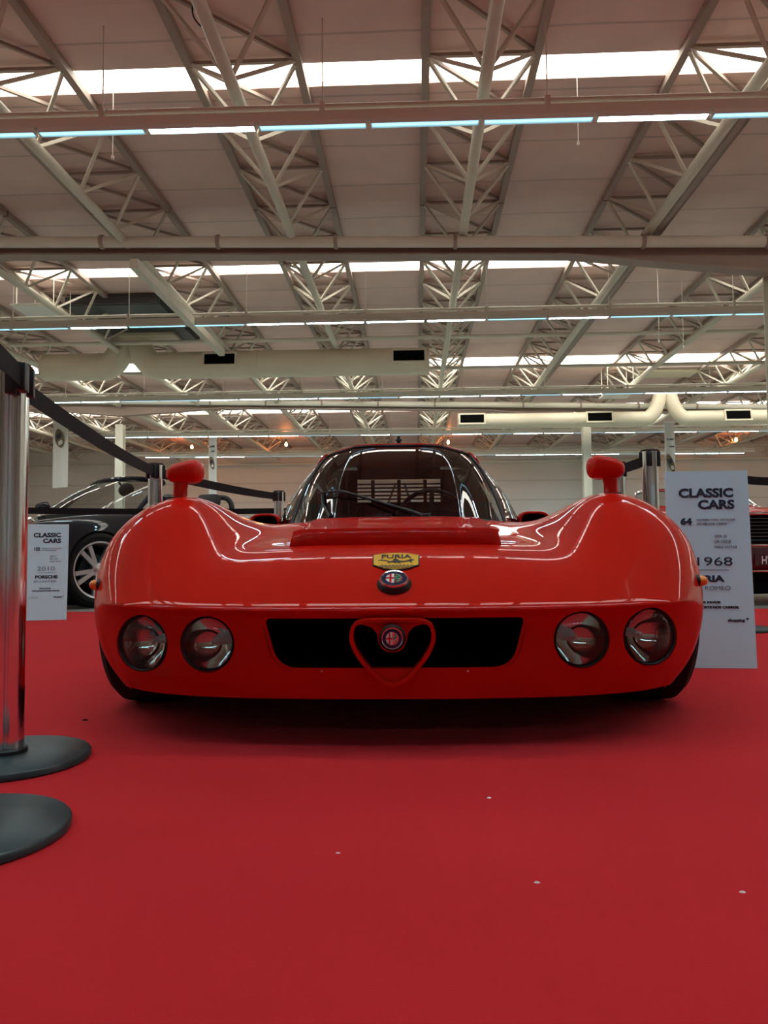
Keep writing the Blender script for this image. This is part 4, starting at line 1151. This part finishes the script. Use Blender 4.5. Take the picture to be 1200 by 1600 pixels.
# =================================================================== BACKGROUND CARS
def simple_rows(sts, hw, zb):
    """sts: (y, half width scale, z centre, z shoulder)"""
    rows = []
    for y, k, zc, zs in sts:
        w = hw * k
        rows.append([(0, y, zc), (w * .35, y, zc - .004), (w * .62, y, zc - .01), (w * .78, y, zs), (w * .88, y, zs - .01), (w * .955, y, zs - .08), (w, y, zs - .18), (w * 1.0, y, (zs - .18 + zb) / 2), (w * .985, y, zb + .06), (w * .95, y, zb)])
    return rows
def car_shell(name, sts, hw, zb, m, parent, arches, cockpit=None, nose=(.0, .0, .0, .0), ra=.36):
    rows = simple_rows(sts, hw, zb); nc = 10; split = 5
    def capf(r, sgn, d):
        out = []
        for k, (t, dy) in enumerate(zip((.25, .5, .75, 1), d)):
            zs = [r[split + k + 1][2]] * split
            out.append([(r[j][0] * .985, r[j][1] + sgn * dy, zs[j]) for j in range(split)])
        return out
    o = shell(name, rows, capf(rows[0], -1, nose), capf(rows[-1], 1, (.03, .05, .04, .0)), m, parent, levels=3, thick=.01)
    cuts = []
    for ay in arches:
        for s in (-1, 1):
            cuts.append(tmp(MB().lathe([(0, 0), (ra, 0), (ra, .6), (0, .6)], 48, Matrix.Translation((s * hw * .62, ay, .33)) @ Matrix.Rotation(s * PI / 2, 4, 'Y'))))
    if cockpit: cuts.append(tmp(MB().prism(cockpit, .5, 1.6)))
    boolean_cut(o, cuts); finish_smooth(o, 40); o.parent = parent; o.data.materials.clear(); o.data.materials.append(m)
    return o
# ---- black convertible; local -Y is its nose
pw = at_z(146, 948.5, 0); al = R(62)
head = Vector((-math.cos(al), -math.sin(al))); nl = Vector((math.sin(al), -math.cos(al)))   # nl: its left side, seen here
rzc = math.atan2(head.x, -head.y) * 1.0
rzc = math.atan2(head.y, head.x) + PI / 2
cv = empty('convertible_car', (0, 0, 0), rzc); tag(cv, 'black convertible car with silver five-spoke wheels behind the board numbered 152', 'car')
wl = Matrix.Rotation(rzc, 4, 'Z') @ Vector((.80, 0, 0))      # local +X is which side?
sideX = 1 if (wl.x * nl.x + wl.y * nl.y) > 0 else -1
fa = .90                                                    # front axle behind the nose
loc = Vector((pw.x, pw.y, 0)) - (Matrix.Rotation(rzc, 4, 'Z') @ Vector((sideX * .80, fa, 0)))
cv.location = (loc.x, loc.y, -.006)
sts = [(.0, .70, .50, .50), (.03, .78, .58, .60), (.25, .93, .68, .74), (.6, .99, .745, .80), (.95, 1, .80, .84), (1.35, .985, .86, .86), (1.8, .975, .88, .87), (2.4, .975, .88, .88), (3.0, .99, .90, .90), (3.5, 1.0, .90, .88), (4.0, .96, .84, .82), (4.4, .80, .72, .70)]
cockpit = [(-.66, 1.52), (.66, 1.52), (.68, 2.1), (.66, 2.75), (-.66, 2.75), (-.68, 2.1)]
car_shell('body', sts, .905, .17, M['black_paint'], cv, (fa, fa + 2.35), cockpit, nose=(.05, .07, .05, .02), ra=.35)
for s in (-1, 1):
    for k, ay in enumerate((fa, fa + 2.35)):
        wheel(cv, Vector((s * .79, ay, .335)), s, .330, .235, .245, 5, yaw=(R(-8) if k == 0 else 0), spoke_w=.05)
        MB().lathe([(0, 0), (.325, 0), (.325, .005), (0, .005)], 32, Matrix.Translation((s * .54, ay, .34)) @ Matrix.Rotation(PI / 2, 4, 'Y')).build('wheel_well', M['matte_black'], cv)
MB().box(-.62, .62, .2, 4.1, .16, .22).build('floor_pan', M['matte_black'], cv)
# windscreen with frame
bot = [(-.64, 1.50, .84), (-.55, 1.30, .855), (-.3, 1.19, .865), (0, 1.16, .868), (.3, 1.19, .865), (.55, 1.30, .855), (.64, 1.50, .84)]
topw = [(-.52, 1.98, 1.20), (-.47, 1.90, 1.225), (-.25, 1.84, 1.245), (0, 1.82, 1.25), (.25, 1.84, 1.245), (.47, 1.90, 1.225), (.52, 1.98, 1.20)]
Bc = crspline(bot, 4); Tc = crspline(topw, 4); vs = []; fs = []
for a, c in zip(Bc, Tc):
    for k in range(5): p = a.lerp(c, k / 4); p.z += .03 * math.sin(PI * k / 4); vs.append(p)
for i in range(len(Bc) - 1):
    for k in range(4): fs.append((i * 5 + k, i * 5 + 5 + k, i * 5 + 6 + k, i * 5 + 1 + k))
MB().add(vs, fs).build('windscreen', M['glass'], cv, sharp=60)
fr_ = MB().tube(Tc, .028, 10).tube([vs[k] for k in range(5)], .024, 8).tube([vs[(len(Bc) - 1) * 5 + k] for k in range(5)], .024, 8)
fr_.build('windscreen_frame', M['black_paint'], cv)
MB().tube(Bc, .014, 8).build('scuttle_trim', M['chrome'], cv)
MB().lathe([(0, -.012), (.075, -.010), (.09, 0), (.075, .010), (0, .012)], 24, Matrix.Translation((0, 1.95, 1.15)) @ Matrix.Rotation(PI / 2, 4, 'X') @ Matrix.Scale(1.35, 4, (1, 0, 0)) @ Matrix.Scale(.8, 4, (0, 1, 0))).tube([(0, 1.93, 1.15), (0, 1.84, 1.235)], .012, 8).build('inner_mirror', M['black'], cv)
MB().prism([(1.34, .70), (1.42, .875), (1.75, .90), (1.85, .84), (1.85, .55), (1.34, .55)], -.62, .62, YZ).build('dashboard', M['leather'], cv, bevel=.01)
swc = MB().tube([(.36 + .17 * math.cos(2 * PI * k / 32), 1.95 + .05 * math.sin(2 * PI * k / 32), .88 + .16 * math.sin(2 * PI * k / 32)) for k in range(32)], .014, 8, closed=True).bar((.19, 1.95, .88), (.53, 1.95, .88), .03, .02)
swc.build('steering_wheel', M['leather'], cv)
for s in (-1, 1):
    m4 = Matrix.Translation((s * .36, 2.55, .45)) @ Matrix.Rotation(R(-18), 4, 'X')
    se = MB().box(-.24, .24, 0, .14, 0, .52, m4).build('seat', M['leather'], cv, bevel=.05)
    MB().box(-.15, .15, .01, .12, .54, .74, m4).build('headrest', M['leather'], se, bevel=.05)
    hoop = crspline([(s * .36 - .22, 2.95, .88), (s * .36 - .2, 2.97, 1.02), (s * .36 - .1, 2.98, 1.10), (s * .36 + .1, 2.98, 1.10), (s * .36 + .2, 2.97, 1.02), (s * .36 + .22, 2.95, .88)], 5)
    MB().tube(hoop, .03, 10).build('roll_hoop', M['black'], cv)
    # door mirror, headlight, indicator
    mm_ = MB().lathe([(0, -.06), (.06, -.05), (.085, -.01), (.09, .03), (0, .032)], 24, Matrix.Translation((s * .93, 1.62, .98)) @ Matrix.Rotation(PI / 2 * -1, 4, 'X') @ Matrix.Scale(.75, 4, (0, 1, 0))).tube([(s * .85, 1.62, .90), (s * .91, 1.63, .95)], .02, 8)
    mm_.build('door_mirror', M['black_paint'], cv)
    hl = MB().lathe([(0, -.02), (.12, -.02), (.115, .015), (.07, .035), (0, .04)], 32, Matrix.Translation((s * .66, .26, .665)) @ Matrix.Rotation(R(52), 4, 'X') @ Matrix.Scale(1.35, 4, (0, 1, 0)))
    hl.build('headlight', M['chrome'], cv)
    MB().box(-.075, .075, -.012, .012, -.022, .022, Matrix.Translation((s * .83, .22, .50)) @ Matrix.Rotation(s * R(58), 4, 'Z')).build('indicator', M['white_en'], cv, bevel=.006)
# ---- red classic car at the right edge, nose towards the camera
Yc = 6.6; xc = at_y(1203, 850, Yc).x
cl = empty('classic_car', (xc, Yc, -.006)); tag(cl, 'deep red classic car with chrome bumper and dark grille at the right edge', 'car')
sts = [(.0, .93, .76, .76), (.04, .95, .80, .80), (.5, .97, .85, .83), (1.1, .98, .89, .86), (1.5, .98, .92, .88), (2.2, .98, .92, .9), (3.0, .98, .92, .9), (3.8, .97, .9, .88), (4.5, .93, .84, .82)]
car_shell('body', sts, .88, .26, M['red'], cl, (.85, 3.5), [(-.66, 1.7), (.66, 1.7), (.66, 3.1), (-.66, 3.1)], nose=(.02, .02, .02, .02), ra=.37)
for s in (-1, 1):
    for ay in (.85, 3.5): wheel(cl, Vector((s * .76, ay, .335)), s, .330, .2, .2, 5, spoke_w=.05)
MB().box(-.60, .60, .2, 4.2, .26, .3).build('floor_pan', M['matte_black'], cl)
g = MB().box(-.80, .80, -.075, -.03, .52, .755); g.build('grille_panel', M['matte_black'], cl)
g = MB()
for k in range(7): g.box(-.62, .62, -.085, -.07, .545 + k * .03, .550 + k * .03)
for k in range(7): g.box(-.6 + k * .2, -.592 + k * .2, -.084, -.07, .53, .745)
g.build('grille_bars', M['grey_trim'], cl)
MB().box(-.86, .86, -.10, -.02, .755, .782).build('hood_trim', M['chrome'], cl, bevel=.008)
MB().box(-.88, .88, -.13, -.04, .492, .515).build('chrome_strip', M['chrome'], cl, bevel=.006)
MB().box(-.88, .88, -.16, -.02, .31, .488).build('bumper', M['maroon_paint'], cl, bevel=.02)
MB().box(-.86, .86, -.165, -.05, .285, .30).build('lower_strip', M['chrome'], cl, bevel=.004)
MB().box(-.72, .72, -.06, .3, .10, .28).build('lower_black_block', M['matte_black'], cl, bevel=.02)  # matte black block filling the space below the bumper
npl = MB().box(-.20, .20, -.172, -.161, .335, .435).build('number_plate', M['maroon_paint'], cl)
text_mesh('lettering', 'HWZ1JC', .095, frame((-.15, -.1735, .350), (1, 0, 0), (0, 0, 1)), M['white_en'], npl, .001, 'LEFT', .24)
for s in (-1, 1):
    for xx in (.72,):
        MB().lathe([(0, 0), (.085, 0), (.09, .02), (.07, .035), (0, .04)], 28, Matrix.Translation((s * xx, -.072, .64)) @ Matrix.Rotation(PI / 2, 4, 'X')).build('headlight', M['chrome'], cl)
    MB().lathe([(0, -.03), (.05, -.03), (.06, .0), (.058, .03), (0, .03)], 20, Matrix.Translation((s * .95, 1.35, .99)) @ Matrix.Rotation(PI / 2, 4, 'X')).tube([(s * .86, 1.36, .88), (s * .93, 1.36, .96)], .012, 8).build('door_mirror', M['chrome'], cl)
bot = [(-.66, 1.66, .90), (-.5, 1.52, .915), (0, 1.46, .92), (.5, 1.52, .915), (.66, 1.66, .90)]; topw = [(-.55, 1.95, 1.09), (-.42, 1.87, 1.11), (0, 1.83, 1.12), (.42, 1.87, 1.11), (.55, 1.95, 1.09)]
Bc = crspline(bot, 4); Tc = crspline(topw, 4); vs = []; fs = []
for a, c in zip(Bc, Tc): vs += [a, c]
for i in range(len(Bc) - 1): fs.append((2 * i, 2 * i + 2, 2 * i + 3, 2 * i + 1))
MB().add(vs, fs).build('windscreen', M['side_glass'], cl, sharp=60)
MB().tube(Bc + Tc[::-1], .018, 8, closed=True).build('windscreen_frame', M['chrome'], cl)
for s in (-1, 1): MB().box(s * .33 - .22, s * .33 + .22, 2.35, 2.5, .5, .98).build('seat', M['leather'], cl, bevel=.05)
MB().box(-.6, .6, 1.7, 2.0, .7, .91).build('dashboard', M['leather'], cl, bevel=.02)

# small specks of lint on the carpet
for k, (px, py, s) in enumerate(((133, 1125, .006), (764, 1246, .003), (839, 1378, .003), (1160, 1393, .003), (528, 1332, .0025))):
    p = at_z(px, py, .001); o = MB().lathe([(0, 0), (s, 0), (s * .6, s * .5), (0, s * .6)], 7, Matrix.Translation((p.x, p.y, 0)) @ Matrix.Scale(1.6, 4, (1, 0, 0))).build('lint_speck', M['matte_black'] if k == 0 else M['white_en'])
    tag(o, ['dark crumb on the carpet right of the big left stanchion', 'pale speck of lint on the carpet, centre', 'pale speck of lint on the carpet, right of centre', 'pale speck of lint on the carpet near the right edge', 'pale speck of lint on the carpet left of centre'][k], 'lint')

# =================================================================== WORLD
wd = bpy.data.worlds.new('world'); SC.world = wd; wd.use_nodes = True
wd.node_tree.nodes['Background'].inputs[0].default_value = (.75, .85, 1, 1); wd.node_tree.nodes['Background'].inputs[1].default_value = .5
SC.view_settings.view_transform = 'Standard'; SC.view_settings.look = 'None'; SC.view_settings.gamma = 1; SC.view_settings.use_curve_mapping = False
SC.view_settings.exposure = 0.2
